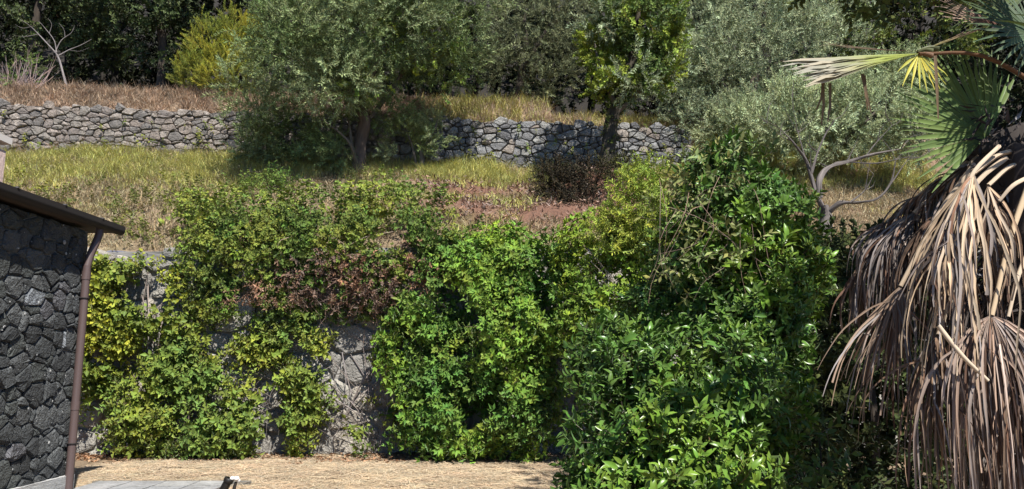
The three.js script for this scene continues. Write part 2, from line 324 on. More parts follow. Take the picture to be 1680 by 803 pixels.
// ------------------------------------------------------------------ the stone building at the left
{
  const wx = -5.15, zc = -9.46, H = 3.12, zn = -5.6, len = zn - zc;
  const t = thing('stone_building', 'dark basalt stone house corner with brown gutter and downpipe', 'house', V(wx, 0, zc));
  const mortar = STD({ color: new THREE.Color().setRGB(.2, .2, .195), map: rep(texStone, 1.5), bumpMap: rep(texStoneBump, 3), bumpScale: .03 });
  const brown = new THREE.MeshStandardMaterial({ color: new THREE.Color().setRGB(.013, .0095, .009), roughness: .8 }), wood_ = STD({ color: new THREE.Color().setRGB(.045, .03, .025), bumpMap: rep(texBark, 2, .6), bumpScale: .006 });
  const wall = part('wall', new THREE.BoxGeometry(4, H, len), mortar, t); wall.position.set(-2.02, H / 2, len / 2);
  // stones on the visible wall (its face looks to +x); local frame of the wall part: centre of the box
  const face = new THREE.Group(); void face;
  const st = rubble(len, H - .26, .185, .15, 41, { gap: .013, wv: 1.4 });
  const R = rng(42), mats = stoneMats([[.07, .076, .078], [.095, .102, .104], [.05, .054, .056], [.12, .127, .128], [.08, .088, .084], [.13, .13, .14], [.21, .19, .15], [.26, .28, .3]], .035, 1.6);
  st.sort((a, b) => (a.cx < 1.9 ? 1 : 0) - (b.cx < 1.9 ? 1 : 0) || b.ar - a.ar);
  const rest = [];
  st.forEach((s, i) => {
    const g = stoneGeo(s, R, .034 * (.3 + R()), .022 * (.3 + R()), .12, .1); g.rotateY(Math.PI / 2);
    const q = R(), m = q < .93 ? Math.floor(R() * 5) : q < .975 ? 5 : q < .99 ? 6 : 7, z = len - 0 - s.cx;
    const pos = V(2.0 + .0, s.cy + .26 - H / 2, len / 2 - z - 0);
    // rotating +z to +x sends local x to -z, so the row runs from the near end to the corner
    pos.z = -(s.cx) + len / 2; g.translate(0, 0, 0);
    if (i < 296) { const o = part('stone', g, mats[m], wall); o.position.copy(pos); } else rest.push(g.translate(pos.x, pos.y, pos.z));
  });
  if (rest.length) part('small_stones', mergeGeometries(rest), mats[0], wall).userData.kind = 'stuff';
  // pale mortar smears and small chips in the joints
  const chips = []; for (let k = 0; k < 150; k++) { const s = new THREE.IcosahedronGeometry(.006 + R() * R() * R() * .032, 0); s.scale(.5, .7 + R() * .8, .7 + R() * .9); s.translate(2.035 + R() * .01, R() * H - H / 2, R() * len - len / 2); chips.push(s); }
  part('mortar_chips', mergeGeometries(chips), STD({ color: new THREE.Color().setRGB(.3, .3, .29) }), wall).userData.kind = 'stuff';
  boxPart('plinth', 4.05, .26, len + .02, -1.97, .13, len / 2 + .0, STD({ color: new THREE.Color().setRGB(.46, .46, .45), map: rep(texStone, .7), bumpMap: rep(texStoneBump, 2), bumpScale: .01 }), t);
  // roof with eave
  const sh = new THREE.Shape(); sh.moveTo(.1, H + .08); sh.lineTo(.1, H + .12); sh.lineTo(-4.4, H + 1.42); sh.lineTo(-4.4, H + 1.35); sh.closePath();
  const rg = new THREE.ExtrudeGeometry(sh, { depth: len + .36, bevelEnabled: false }); const roof = part('roof', rg, STD({ color: new THREE.Color().setRGB(.16, .1, .075), map: rep(texStone, 1) }), t); roof.position.z = -.36;
  boxPart('soffit_board', .4, .03, len + .36, -.1, H + .06, len / 2 - .18, wood_, t);
  // half-round gutter
  const gs = new THREE.Shape(); gs.moveTo(.02, .05); gs.lineTo(.02, .01); gs.absarc(.08, .01, .06, Math.PI, Math.PI * 2, false); gs.lineTo(.14, .06); gs.lineTo(.13, .06); gs.lineTo(.13, .012); gs.absarc(.08, .012, .05, Math.PI * 2, Math.PI, true); gs.lineTo(.03, .05); gs.closePath();
  const gut = part('gutter', new THREE.ExtrudeGeometry(gs, { depth: len + .42, bevelEnabled: false, curveSegments: 10 }), brown, t); gut.position.set(.09, H + .075, -.4);
  const cap = part('gutter_end', new THREE.ExtrudeGeometry((() => { const s = new THREE.Shape(); s.moveTo(.02, .05); s.lineTo(.02, .01); s.absarc(.08, .01, .06, Math.PI, Math.PI * 2, false); s.lineTo(.14, .05); s.closePath(); return s; })(), { depth: .012, bevelEnabled: false }), brown, gut); cap.position.z = -.012;
  for (const z of [.55, 1.35, 2.2, 3.1]) boxPart('gutter_clip', .14, .012, .03, .08, .066, z, new THREE.MeshStandardMaterial({ color: 0x8a8580, roughness: .4, metalness: .7 }), gut);
  // downpipe with swan-neck
  const pr = .045, col = [1, 1, 1], P = (x, y, z) => V(x, y, z);
  const pipeMat = new THREE.MeshStandardMaterial({ color: new THREE.Color().setRGB(.088, .06, .056), roughness: .5 });
  const dg = new G(); { const [p, r] = path([P(.135, H + .06, .02), P(.13, H - .04, .03), P(.115, H - .15, .06), P(.085, H - .3, .1), P(.072, H - .45, .13)], [pr, pr, pr, pr, pr], 18); dg.tube(p, r, 14, col); dg.tube([P(.072, H - .43, .13), P(.072, .02, .13)], [pr, pr], 14, col); dg.tube([P(.072, H - .6, .13), P(.072, H - .5, .13)], [pr * 1.12, pr * 1.12], 14, col); dg.tube([P(.072, 1.0, .13), P(.072, 1.1, .13)], [pr * 1.1, pr * 1.1], 14, col); }
  const dp = part('downpipe', dg.build(), pipeMat, t);
  for (const y of [.62, 2.3]) { const b = part('bracket', new THREE.TorusGeometry(pr + .006, .008, 6, 18), brown, dp); b.rotation.x = Math.PI / 2; b.position.set(.072, y, .13); }
  // chimney
  const ch = boxPart('chimney', .46, 1.5, .46, -1.2, H + .2, .82, STD({ color: new THREE.Color().setRGB(.62, .47, .42), bumpMap: rep(texStoneBump, 2), bumpScale: .01 }), roof); 
  boxPart('chimney_cap', .54, .08, .54, 0, .88, 0, STD({ color: new THREE.Color().setRGB(.6, .56, .52) }), ch);
}
// paving slabs beside the building
{
  const t = thing('paving', 'pale concrete slab paving beside the stone house', 'paving', V(), null, 'structure');
  const R = rng(77), m = stoneMats([[.34, .34, .34], [.31, .315, .32], [.37, .37, .36]], .006, .8);
  for (let i = 0; i < 4; i++) for (let j = 0; j < 4; j++) { const g = new THREE.BoxGeometry(.412, .07, .412, 1, 1, 1); const uv = g.attributes.uv; for (let k = 0; k < uv.count; k++) uv.setXY(k, uv.getX(k) * .43 + R() * 0 + i, uv.getY(k) * .43 + j); const o = part('slab', g, m[Math.floor(R() * 3)], t); o.position.set(-5.28 + .432 * i + .25, .025 + R() * .006, -10.12 + j * .432); }
  boxPart('kerb', 2.0, .06, .1, -4.35, .018, -10.42, stoneMats([[.3, .28, .24]], .01)[0], t);
  const cg = new THREE.Shape(); cg.moveTo(-2.66, 10.33); cg.lineTo(-2.05, 10.33); cg.lineTo(-2.66, 8.4); cg.closePath();
}

// ------------------------------------------------------------------ sprig kits
const K = {
  olive: sprigs(1, 3, { n: 26, L: .42, len: .085, wid: .02, ang: .9, col: [.25, .275, .165], tw: .004, curl: .1, vb: .4, vh: .06 }),
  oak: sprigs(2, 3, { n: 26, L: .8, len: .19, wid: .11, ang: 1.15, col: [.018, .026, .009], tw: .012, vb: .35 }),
  oakLit: sprigs(3, 3, { n: 18, L: .45, len: .12, wid: .07, ang: 1.1, col: [.075, .105, .028], tw: .006, vb: .3 }),
  creeper: sprigs(4, 3, { n: 10, L: .3, len: .08, wid: .05, ang: 1.15, col: [.135, .205, .03], tw: .003, curl: .3 }),
  palmate: sprigs(5, 3, { n: 6, L: .3, len: .1, wid: .045, ang: 1.1, col: [.11, .205, .025], tw: .003, clump: 3, curl: .3 }),
  bramble: sprigs(6, 3, { n: 9, L: .36, len: .065, wid: .04, ang: 1.0, col: [.165, .2, .04], tw: .003, clump: 3, curl: .25, vb: .3 }),
  brown: sprigs(7, 3, { n: 10, L: .36, len: .07, wid: .035, ang: 1.2, col: [.175, .112, .08], tw: .004, curl: .6, vb: .35, twig: [.2, .14, .1] }),
  ivy: sprigs(8, 3, { n: 10, L: .3, len: .075, wid: .058, ang: 1.2, col: [.15, .2, .03], tw: .003, curl: .25, vb: .3 }),
  feather: sprigs(9, 3, { n: 40, L: .42, len: .075, wid: .012, ang: .65, col: [.2, .22, .05], tw: .003, curl: .1 }),
  fern: sprigs(10, 2, { n: 34, L: .55, len: .12, wid: .03, ang: 1.1, col: [.27, .3, .05], tw: .004, curl: .3, bend: .6 }),
  camellia: sprigs(11, 3, { n: 10, L: .18, len: .078, wid: .03, ang: 1.05, col: [.064, .134, .014], tw: .003, st: 4, curl: .3, fold: .35, vb: .25, vh: .15, bare: .25 }),
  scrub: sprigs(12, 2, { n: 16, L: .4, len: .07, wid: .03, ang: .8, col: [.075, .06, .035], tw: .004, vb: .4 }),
};
const BARK = [.2, .165, .13], DARKBARK = [.085, .065, .05];

// ------------------------------------------------------------------ woodland behind (one dark mass)
{
  const t = thing('woodland', 'dense dark evergreen wood that shades itself behind the terraces', 'wood', V(0, 8, -28), null, 'stuff');
  const R = rng(301), L = [];
  // high canopy that leans out over the back of the terrace
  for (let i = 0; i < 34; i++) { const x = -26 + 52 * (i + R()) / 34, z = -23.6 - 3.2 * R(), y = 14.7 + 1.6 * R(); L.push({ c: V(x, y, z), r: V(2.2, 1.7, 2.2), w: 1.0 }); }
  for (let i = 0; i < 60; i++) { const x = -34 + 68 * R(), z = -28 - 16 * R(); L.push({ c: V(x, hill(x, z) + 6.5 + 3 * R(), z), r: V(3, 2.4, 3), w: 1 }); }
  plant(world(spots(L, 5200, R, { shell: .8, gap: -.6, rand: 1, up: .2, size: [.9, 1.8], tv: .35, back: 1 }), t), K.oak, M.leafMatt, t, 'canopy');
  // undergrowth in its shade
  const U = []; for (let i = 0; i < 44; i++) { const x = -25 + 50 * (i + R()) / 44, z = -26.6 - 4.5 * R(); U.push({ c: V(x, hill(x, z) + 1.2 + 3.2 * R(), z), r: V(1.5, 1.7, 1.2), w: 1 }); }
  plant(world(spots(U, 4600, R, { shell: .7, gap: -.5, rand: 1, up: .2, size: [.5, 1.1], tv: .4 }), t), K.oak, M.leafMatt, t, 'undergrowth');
  const g = new G(); for (let i = 0; i < 46; i++) { const x = -24 + 48 * (i + R()) / 46, z = -28.5 - 5 * R(), y = hill(x, z); g.tube([V(x, y - .2, z), V(x + R() - .5, y + 3, z + .3), V(x + 2 * R() - 1, y + 8, z + R())].map((p) => p.sub(t.position)), [.16, .12, .08], 6, [.03, .025, .02]); }
  part('trunks', g.build(), M.twig, t).userData.kind = 'stuff';
}
function tree(name, label, category, base, trunks, lobes, n, kit, mat, seed, o, group) {
  const t = thing(name, label, category, at(...base), group);
  trunks.forEach(([pn, px, rad, col, seg]) => wood(t, pn, px, rad, col || BARK, seg || 8));
  foliage(t, lobes, n, kit, mat, seed, o, 'crown');
  return t;
}
const DK = { shell: .6, gap: -.12, gf: 1.1, tv: .3, size: [.7, 1.3] };
tree('evergreen_oak', 'dark evergreen oak with sunlit leaf tufts beside the bare dead tree', 'tree', [60, 120, 25],
  [['trunk', [[40, 150, 25], [55, 60, 25], [70, -60, 24.6]], [.16, .13, .08], DARKBARK]],
  [[40, 40, 24.6, 110, 55, 1.2], [140, 75, 25.2, 70, 45, .9], [20, 110, 25, 60, 40, .9], [110, -20, 24, 120, 40, 1.2]], 620, K.oakLit, M.satin, 311, { ...DK, tint: [.7, .72, .65], gap: .1 });
tree('evergreen_oak', 'dark evergreen oak with pale leaf tips left of the yellow shrub', 'tree', [270, 130, 25],
  [['trunk', [[262, 150, 25], [266, 70, 25], [250, -50, 24.6]], [.16, .13, .08], DARKBARK]],
  [[250, 40, 24.6, 80, 60, 1.1], [290, 70, 24.9, 40, 50, .8], [200, 10, 24.4, 90, 40, 1.2], [200, 95, 25.2, 50, 30, .8]], 520, K.oakLit, M.satin, 312, { ...DK, tint: [.7, .75, .7], gap: .1 });
tree('evergreen_oak', 'green broadleaf tree behind the pale olives near the palm', 'tree', [1390, 90, 24.5],
  [['trunk', [[1390, 110, 24.5], [1395, 30, 24.5], [1400, -40, 24.5]], [.13, .1, .06], DARKBARK]],
  [[1390, 55, 24.2, 55, 45, .9], [1370, 10, 24.2, 60, 40, .9], [1560, 40, 24.5, 60, 60, .9], [1440, 90, 23.6, 60, 30, .6]], 520, K.oakLit, M.satin, 313, { ...DK, tint: [1.1, 1.15, 1], tint2: [2, 1.9, 1.2] });

// second rank: olives on the upper terrace
const OL = { shell: .9, gap: -.06, gf: 1.5, up: .35, rand: .8, tv: .25, th: .05, tint: [1.2, 1.27, 1.2], tint2: [1.7, 1.78, 1.75], tf: .8, size: [.7, 1.25], amp: .45 };
tree('olive_tree', 'dark stemmed grey green olive tree on the terrace behind the ivy clad tree', 'tree', [852, 195, 22.3],
  [['trunk', [[850, 197, 22.3], [853, 140, 22.3], [862, 80, 22.3], [860, 10, 22.3]], [.16, .13, .09, .05], DARKBARK], ['branch', [[855, 120, 22.3], [890, 60, 22], [915, 10, 22]], [.08, .05, .02], DARKBARK]],
  [[858, 30, 22.3, 75, 75, 1.3], [830, 105, 22.1, 45, 45, .9], [915, 90, 22.3, 45, 60, .9], [930, 20, 22.3, 50, 60, 1], [890, 140, 22.4, 40, 32, .6]], 1500, K.olive, M.leaf, 321, { ...OL, tint: [.6, .62, .48], tint2: [.9, .9, .75] });
tree('olive_tree', 'broad silver green olive tree filling the terrace right of the ivy clad tree', 'tree', [1230, 215, 20.6],
  [['trunk', [[1215, 235, 20.8], [1222, 180, 20.8], [1245, 110, 20.8], [1255, 20, 20.8]], [.2, .16, .11, .05], BARK], ['branch', [[1222, 180, 20.8], [1170, 120, 20.4], [1140, 60, 20.4]], [.1, .06, .02], BARK], ['branch', [[1240, 130, 20.8], [1310, 80, 21], [1350, 30, 21]], [.09, .06, .02], BARK]],
  [[1245, 90, 20.6, 130, 90, 1.8], [1160, 140, 20.3, 75, 62, 1.1], [1150, 50, 20.6, 70, 75, 1.2], [1330, 90, 21, 90, 75, 1.4], [1270, -30, 21, 170, 80, 1.8], [1190, 195, 20, 90, 32, .8], [1100, 120, 20.3, 40, 70, .9]], 4600, K.olive, M.leaf, 322, OL);
tree('olive_shrub', 'low spreading silver olive shrub behind the bare twisted tree', 'shrub', [1350, 245, 18.4],
  [['stem', [[1340, 262, 18.4], [1335, 225, 18.4], [1310, 180, 18.4]], [.07, .05, .02]], ['stem', [[1350, 262, 18.4], [1400, 220, 18.2], [1440, 180, 18.2]], [.07, .05, .02]]],
  [[1300, 190, 18.6, 110, 52, 1.1], [1420, 190, 18.2, 105, 55, 1], [1220, 215, 18.9, 70, 35, .8], [1500, 215, 17.6, 60, 42, .7], [1350, 225, 18, 120, 34, .7], [1460, 130, 19.5, 80, 40, .9]], 3000, K.olive, M.leaf, 323, { ...OL, tint: [1.4, 1.48, 1.3], tint2: [1.85, 1.95, 1.8] });
tree('tree_heather', 'feathery yellow green shrub on the terrace edge beside the big olive', 'shrub', [365, 165, 21.4],
  [['stem', [[362, 172, 21.4], [358, 120, 21.4], [345, 60, 21.4]], [.05, .035, .015]], ['stem', [[366, 172, 21.4], [375, 110, 21.4], [392, 50, 21.4]], [.05, .035, .015]]],
  [[352, 78, 21.4, 40, 45, .6], [392, 60, 21.5, 32, 42, .6], [335, 118, 21.2, 38, 32, .5], [375, 125, 21.1, 48, 42, .6], [305, 128, 21.3, 16, 22, .3], [372, 38, 21.4, 24, 22, .4]], 1150, K.feather, M.leaf, 324, { shell: .6, gap: -.2, up: 1.1, rand: .6, tint: [1.2, 1.25, .8], tint2: [2.0, 1.75, .9], tf: 1.3, size: [.7, 1.2] });

// big olive in front of the terrace wall
{
  const t = tree('olive_tree', 'large grey green olive tree with thick trunk hiding the middle of the terrace wall', 'tree', [590, 298, 18.7],
    [['trunk', [[590, 305, 18.75], [588, 265, 18.75], [592, 228, 18.7], [598, 200, 18.6], [585, 150, 18.5], [560, 80, 18.4], [550, 0, 18.4]], [.24, .18, .16, .16, .12, .08, .04], [.16, .115, .09], 10],
    ['branch', [[598, 205, 18.65], [618, 180, 18.7], [660, 120, 18.7], [720, 60, 18.7]], [.09, .065, .04, .015]], ['branch', [[588, 150, 18.5], [520, 110, 18.2], [460, 90, 18]], [.1, .06, .02]], ['branch', [[590, 160, 18.5], [640, 60, 18.4], [660, -30, 18.3]], [.1, .06, .02]],
    ['branch', [[586, 270, 18.6], [570, 230, 18.2], [520, 190, 17.9]], [.05, .03, .01]], ['branch', [[580, 262, 18.6], [572, 200, 18.6], [566, 160, 18.6]], [.04, .03, .02]]],
    [[580, 40, 17.5, 165, 80, 1.9], [485, 80, 17.0, 92, 72, 1.6], [720, 66, 18.7, 80, 60, 1], [640, -60, 17.6, 220, 90, 2.2], [535, 135, 17.1, 78, 44, 1.2], [630, 122, 18.7, 76, 30, .7], [745, 108, 18.8, 48, 30, .7], [405, 145, 17.5, 34, 42, .7], [455, 205, 18.9, 78, 50, .6], [505, 255, 19.1, 64, 36, .55], [425, 245, 19.1, 40, 38, .4], [540, 205, 19.0, 40, 40, .45], [552, 240, 18.5, 30, 40, .35], [628, 178, 18.8, 44, 26, .4]], 6200, K.olive, M.leaf, 331, { ...OL, tint: [.72, .9, .5], tint2: [1.15, 1.27, .95], gap: .0, gf: 1.5, shell: .9 });
  // young leafy shoots of another green among the olive's leaves
  foliage(t, [[690, 60, 17.9, 80, 40, .6], [650, 20, 17.6, 60, 30, .5], [600, 140, 17.4, 40, 30, .3], [720, 120, 18, 40, 30, .4]], 130, K.oakLit, M.leaf, 332, { tint: [2.2, 2.3, 1.3], tint2: [3.4, 3.2, 1.6], size: [.4, .8], shell: .4 }, 'green_shoots');
}
tree('olive_sapling', 'small grey green olive sapling against the terrace wall right of the big olive trunk', 'shrub', [690, 275, 19.2],
  [['trunk', [[690, 280, 19.3], [692, 250, 19.3], [690, 225, 19.3]], [.09, .07, .04], BARK], ['branch', [[684, 278, 19.2], [676, 240, 19.2], [665, 210, 19.1]], [.04, .03, .01], BARK], ['branch', [[692, 252, 19.3], [712, 215, 19.2], [718, 195, 19.2]], [.05, .03, .01], BARK]],
  [[672, 230, 19.1, 42, 34, .5], [715, 212, 19.1, 30, 28, .45], [650, 250, 19, 24, 26, .3], [700, 190, 19.4, 34, 18, .4]], 420, K.olive, M.leaf, 333, { ...OL, tint: [1.15, 1.3, .75], tint2: [1.45, 1.5, 1.2], gap: -.1, size: [.5, .9] });
// ivy clad tree
{
  const t = thing('ivy_tree', 'slim tree with ivy clad trunk and bushy green crown before the terrace wall', 'tree', at(998, 268, 17.35));
  wood(t, 'trunk', [[996, 275, 17.40], [999, 235, 17.40], [1004, 195, 17.40], [1020, 150, 17.35], [1040, 80, 17.35], [1050, 0, 17.35]], [.2, .17, .155, .12, .09, .05], [.075, .062, .042], 9);
  wood(t, 'branch', [[1006, 190, 17.35], [1050, 150, 17.25], [1090, 100, 17.25]], [.06, .04, .02], BARK); wood(t, 'branch', [[1010, 175, 17.35], [985, 110, 17.25], [975, 70, 17.25]], [.06, .04, .02], BARK);
  foliage(t, [[1035, 115, 16.95, 56, 38, .7], [1055, 45, 17.15, 70, 50, .9], [990, 75, 17.15, 38, 40, .6], [1025, 148, 17.05, 55, 16, .5], [1098, 100, 17.15, 26, 46, .5], [1050, -30, 17.25, 80, 50, .9]], 2300, K.oakLit, M.satin, 341, { shell: .65, gap: -.05, gf: 1.7, tint: [1.1, 1.3, .8], tint2: [3.0, 2.8, 1.0], tf: 1.0, size: [.35, .75], tv: .35 }, 'crown');
  foliage(t, [[1035, 122, 16.55, 45, 36, .4], [1000, 60, 18, 40, 36, .4], [985, 30, 16.75, 40, 30, .4]], 170, K.olive, M.leaf, 342, { ...OL, tint: [1.05, 1.15, 1.05], tint2: [1.3, 1.38, 1.3] }, 'grey_leaves');
  foliage(t, [[1000, 222, 17.35, 9, 40, .14], [1003, 190, 17.35, 12, 24, .16]], 110, K.ivy, M.leaf, 343, { tint: [.5, .5, .45], size: [.35, .6], up: .5, gap: -1 }, 'trunk_ivy');
}
// bare dead tree far left
{
  const t = thing('dead_tree', 'bare pale dead tree with forked twigs above the terrace wall', 'tree', at(112, 150, 21.3));
  const C = [.34, .3, .29], d = 21.3, tw = [
    ['trunk', [[112, 152, d], [104, 125, d], [97, 100, d], [90, 85, d]], [.07, .05, .045, .035]],
    ['branch', [[92, 88, d], [70, 64, d], [48, 42, d], [32, 32, d]], [.035, .026, .014, .006]], ['branch', [[92, 86, d], [88, 66, d], [72, 45, d], [62, 34, d]], [.03, .02, .012, .005]],
    ['branch', [[94, 92, d], [112, 82, d], [132, 74, d], [150, 64, d]], [.03, .02, .014, .005]], ['branch', [[90, 85, d], [100, 66, d], [116, 54, d], [122, 42, d]], [.026, .018, .01, .005]],
    ['twig', [[62, 56, d], [40, 60, d], [22, 58, d]], [.014, .009, .004]], ['twig', [[112, 82, d], [130, 84, d], [146, 78, d]], [.014, .009, .004]], ['twig', [[80, 55, d], [84, 40, d], [78, 30, d]], [.012, .008, .004]], ['twig', [[106, 60, d], [104, 48, d], [96, 38, d]], [.012, .008, .004]], ['twig', [[50, 44, d], [36, 46, d], [24, 40, d]], [.01, .007, .004]]];
  tw.forEach(([n, p, r]) => wood(t, n, p, r.map((v) => v * .65), C, 5));
}
// dead brush pile at the far left and low shrubs on the terrace rim
{
  const t = thing('dry_brush', 'tangle of bare pinkish grey twigs at the terrace rim left of the dead tree', 'shrub', at(20, 140, 21));
  const g = new G(), R = rng(351); for (let i = 0; i < 90; i++) { const a = at(5 + 55 * R(), 148 + 8 * R(), 20.9 + R() * .6), b = a.clone().add(V((R() - .5) * 1.2, .3 + R() * .9, (R() - .5) * .6)), m = a.clone().lerp(b, .5).add(rdir(R).multiplyScalar(.12)); g.tube([a, m, b].map((p) => p.sub(t.position)), [.012, .008, .003], 3, vary([.3, .22, .2], R)); }
  part('twigs', g.build(), M.twig, t).userData.kind = 'stuff';
  foliage(t, [[20, 105, 21.2, 50, 22, .4], [30, 130, 21, 30, 12, .3]], 90, K.oakLit, M.leaf, 352, { tint: [1.6, 1.7, 1.5], size: [.3, .6] }, 'leaves');
}

// ------------------------------------------------------------------ grasses
function tuft(seed, n, h, spread, col, w = .008, bend = .5) {
  const R = rng(seed), g = new G();
  for (let k = 0; k < n; k++) { const a = R() * 6.283, o = V(Math.cos(a), 0, Math.sin(a)), b = V((R() - .5) * spread, 0, (R() - .5) * spread), H = h * (.5 + R() * .7), L = bend * H * (.3 + R()); const c = vary(col, R, .3, .1); g.ribbon([b, b.clone().addScaledVector(o, L * .3).addScaledVector(UPV, H * .6), b.clone().addScaledVector(o, L).addScaledVector(UPV, H)], [w, w * .8, w * .15], [0, 1, 2].map(() => o.clone().cross(UPV)), c, .3); }
  return g.build();
}
function sow(name, label, category, geos, mat, n, seed, area, density, H, tint, size, tilt = .15) {
  const R = rng(seed), list = [];
  for (let i = 0; list.length < n && i < n * 15; i++) { const x = lerp(area[0], area[1], R()), z = lerp(area[2], area[3], R()); if (R() > density(x, z)) continue; const k = 1 + (R() - .5) * .7, q = (R() - .5) * .16; list.push({ p: V(x, H(x, z) - .015, z), d: V((R() - .5) * tilt * 2, 1, (R() - .5) * tilt * 2).normalize(), a: R() * 6.28, s: lerp(size[0], size[1], R()), c: [tint[0] * k * (1 + q), tint[1] * k, tint[2] * k] }); }
  const t = thing(name, label, category, V(), null, 'stuff'); plant(list, geos, mat, t, 'blades'); return t;
}
const T = (z) => (-z - 13.84) / 6.16;
const nz = (x, z, f, s = 0) => .5 + .9 * noise(x * f, z * f, s);
sow('green_grass', 'yellow green grass along the foot of the terrace wall', 'grass', [1, 2, 3].map((s) => tuft(400 + s, 20, .21, .26, [.44, .43, .13], .006, 1.2)), M.straw, 6500, 401, [-14, 10.5, -14.2, -22.5],
  (x, z) => { if (x < 4.7 && z < -19.95) return 0; const t = T(z), band = x < -5.5 ? smooth(.5, .68, t) * (1 - .5 * smooth(.9, 1, t)) : smooth(.66, .85, t) * (1 - .4 * smooth(.92, 1, t)) * (x > 5 ? 1.3 : 1); return clamp(band * (.35 + nz(x, z, .8)) + .16 * smooth(.55, .8, nz(x, z, .5, 3))); }, hill, [1, 1, 1], [.5, 1.15], .25);
sow('dry_grass', 'dry tan grass tufts scattered over the bank', 'grass', [1, 2, 3].map((s) => tuft(410 + s, 16, .13, .3, [.34, .27, .155], .006, 1.3)), M.straw, 9500, 411, [-14, 10.5, -14, -22],
  (x, z) => x < 4.7 && z < -19.95 ? 0 : clamp(.25 + .8 * nz(x, z, .7, 2) - 1.35 * smooth(-2.7, -1.2, x) * smooth(3.2, 2, x) * smooth(.15, .3, T(z)) * smooth(1, .8, T(z))), hill, [1, 1, 1], [.5, 1.3], .5);
sow('rim_grass', 'thick dry pinkish grass hanging over the top of the terrace wall', 'grass', [1, 2, 3].map((s) => tuft(420 + s, 18, .24, .25, [.4, .29, .2], .007, 1.1)), M.straw, 3400, 421, [-15, 5, -20.05, -21.6],
  (x, z) => clamp((x < -2 ? 1 : .35) * smooth(-21.7, -21.1, z) + .1), hill, [1, 1, 1], [.5, 1.3], .7);
sow('terrace_grass', 'yellowish grass on the terrace rim before the dark wood', 'grass', [1, 2].map((s) => tuft(430 + s, 14, .34, .25, [.36, .33, .1], .008, .8)), M.straw, 900, 431, [-4, 6, -20.3, -22.2], (x, z) => smooth(-3.2, -2, x) * (.2 + nz(x, z, .9)), hill, [1, 1, 1], [.5, 1.2], .3);
{ // courtyard: cut straw lying flat, and leaf litter under the creepers
  const lie = (seed, col, len) => { const R = rng(seed), g = new G(); for (let k = 0; k < 26; k++) { const a = R() * 6.28, o = V(Math.cos(a), .1 * (R() - .3), Math.sin(a)), b = V((R() - .5) * .4, .012 + R() * .02, (R() - .5) * .4), L = len * (.4 + R()); g.ribbon([b, b.clone().addScaledVector(o, L * .5).add(V(0, .012 * R(), 0)), b.clone().addScaledVector(o, L)], [.0035, .004, .002], [0, 1, 2].map(() => V(-o.z, 0, o.x)), vary(col, R, .35, .08), .4); } return g.build(); };
  sow('straw_litter', 'cut dry straw lying over the flat ground', 'straw', [1, 2, 3].map((s) => lie(440 + s, [.45, .34, .21], .16)), M.straw, 3400, 441, [-6.2, 3.5, -9.4, -13.7], (x, z) => .3 + nz(x, z, .9, 1), groundY, [1, 1, 1], [.6, 1.3], .06);
  const dl = (seed) => { const R = rng(seed), g = new G(); for (let k = 0; k < 8; k++) g.leaf(V((R() - .5) * .4, .015 + .02 * R(), (R() - .5) * .4), V(R() - .5, .15 * R(), R() - .5), V(R() - .5, 1, R() - .5), .06 + .04 * R(), .04, vary([.3, .17, .09], R, .4, .1), 1, .2, .5); return g.build(); };
  sow('fallen_leaves', 'brown fallen leaves on the ground along the foot of the tall wall', 'leaves', [1, 2].map((s) => dl(450 + s)), M.straw, 620, 451, [-7.4, 2.2, -12.6, -13.8], (x, z) => smooth(-12.5, -13.6, z), groundY, [1, 1, 1], [.6, 1.2], .1);
  sow('earth_crumbs', 'clods and dead stems on the bare reddish earth of the bank', 'debris', [1, 2].map((s) => { const R = rng(460 + s), g = new G(); for (let k = 0; k < 12; k++) g.leaf(V((R() - .5) * .5, .02, (R() - .5) * .5), rdir(R), rdir(R), .05 + .08 * R(), .03, vary([.22, .13, .09], R, .5, .1), 1, .2, .8); return g.build(); }), M.straw, 620, 461, [-2.2, 3, -14.8, -18.8], (x, z) => .6, hill, [1, 1, 1], [.5, 1.4], .4);
}

plant(weedSpots(rng(470), 110), K.bramble, M.leaf, thing('weeds', 'small weeds rooted in the joints and along the foot of the terrace wall', 'weeds', V(), null, 'stuff'), 'leaves');

// ------------------------------------------------------------------ bank and wall plants
function bush(name, label, category, base, lobes, n, kit, mat, seed, o, group) { const t = thing(name, label, category, at(...base), group); if (n) foliage(t, lobes, n, kit, mat, seed, o); return t; }
// bare stems drooping from a to b
function stems(t, name, n, seed, from, to, rad, col, sag = .3) {
  const R = rng(seed), g = new G(), b4 = (b) => at(lerp(b[0], b[1], R()), lerp(b[2], b[3], R()), lerp(b[4], b[5], R()));
  for (let i = 0; i < n; i++) { const a = b4(from), b = b4(to), m = a.clone().lerp(b, .45).add(V((R() - .5) * sag, sag * (R() - .2), (R() - .2) * sag)), m2 = a.clone().lerp(b, .75).add(V((R() - .5) * sag, 0, (R() - .5) * sag * .5)); const [p, r] = path([a, m, m2, b].map((q) => q.sub(t.position)), [rad, rad * .8, rad * .6, rad * .3], 8); g.tube(p, r, 4, vary(col, R, .3, .05)); }
  part(name, g.build(), M.twig, t).userData.kind = 'stuff';
}
const CR = { shell: .7, gap: -.18, gf: 1.5, up: .1, rand: .8, back: .15, tv: .25, th: .12, size: [.7, 1.25], amp: .35 };
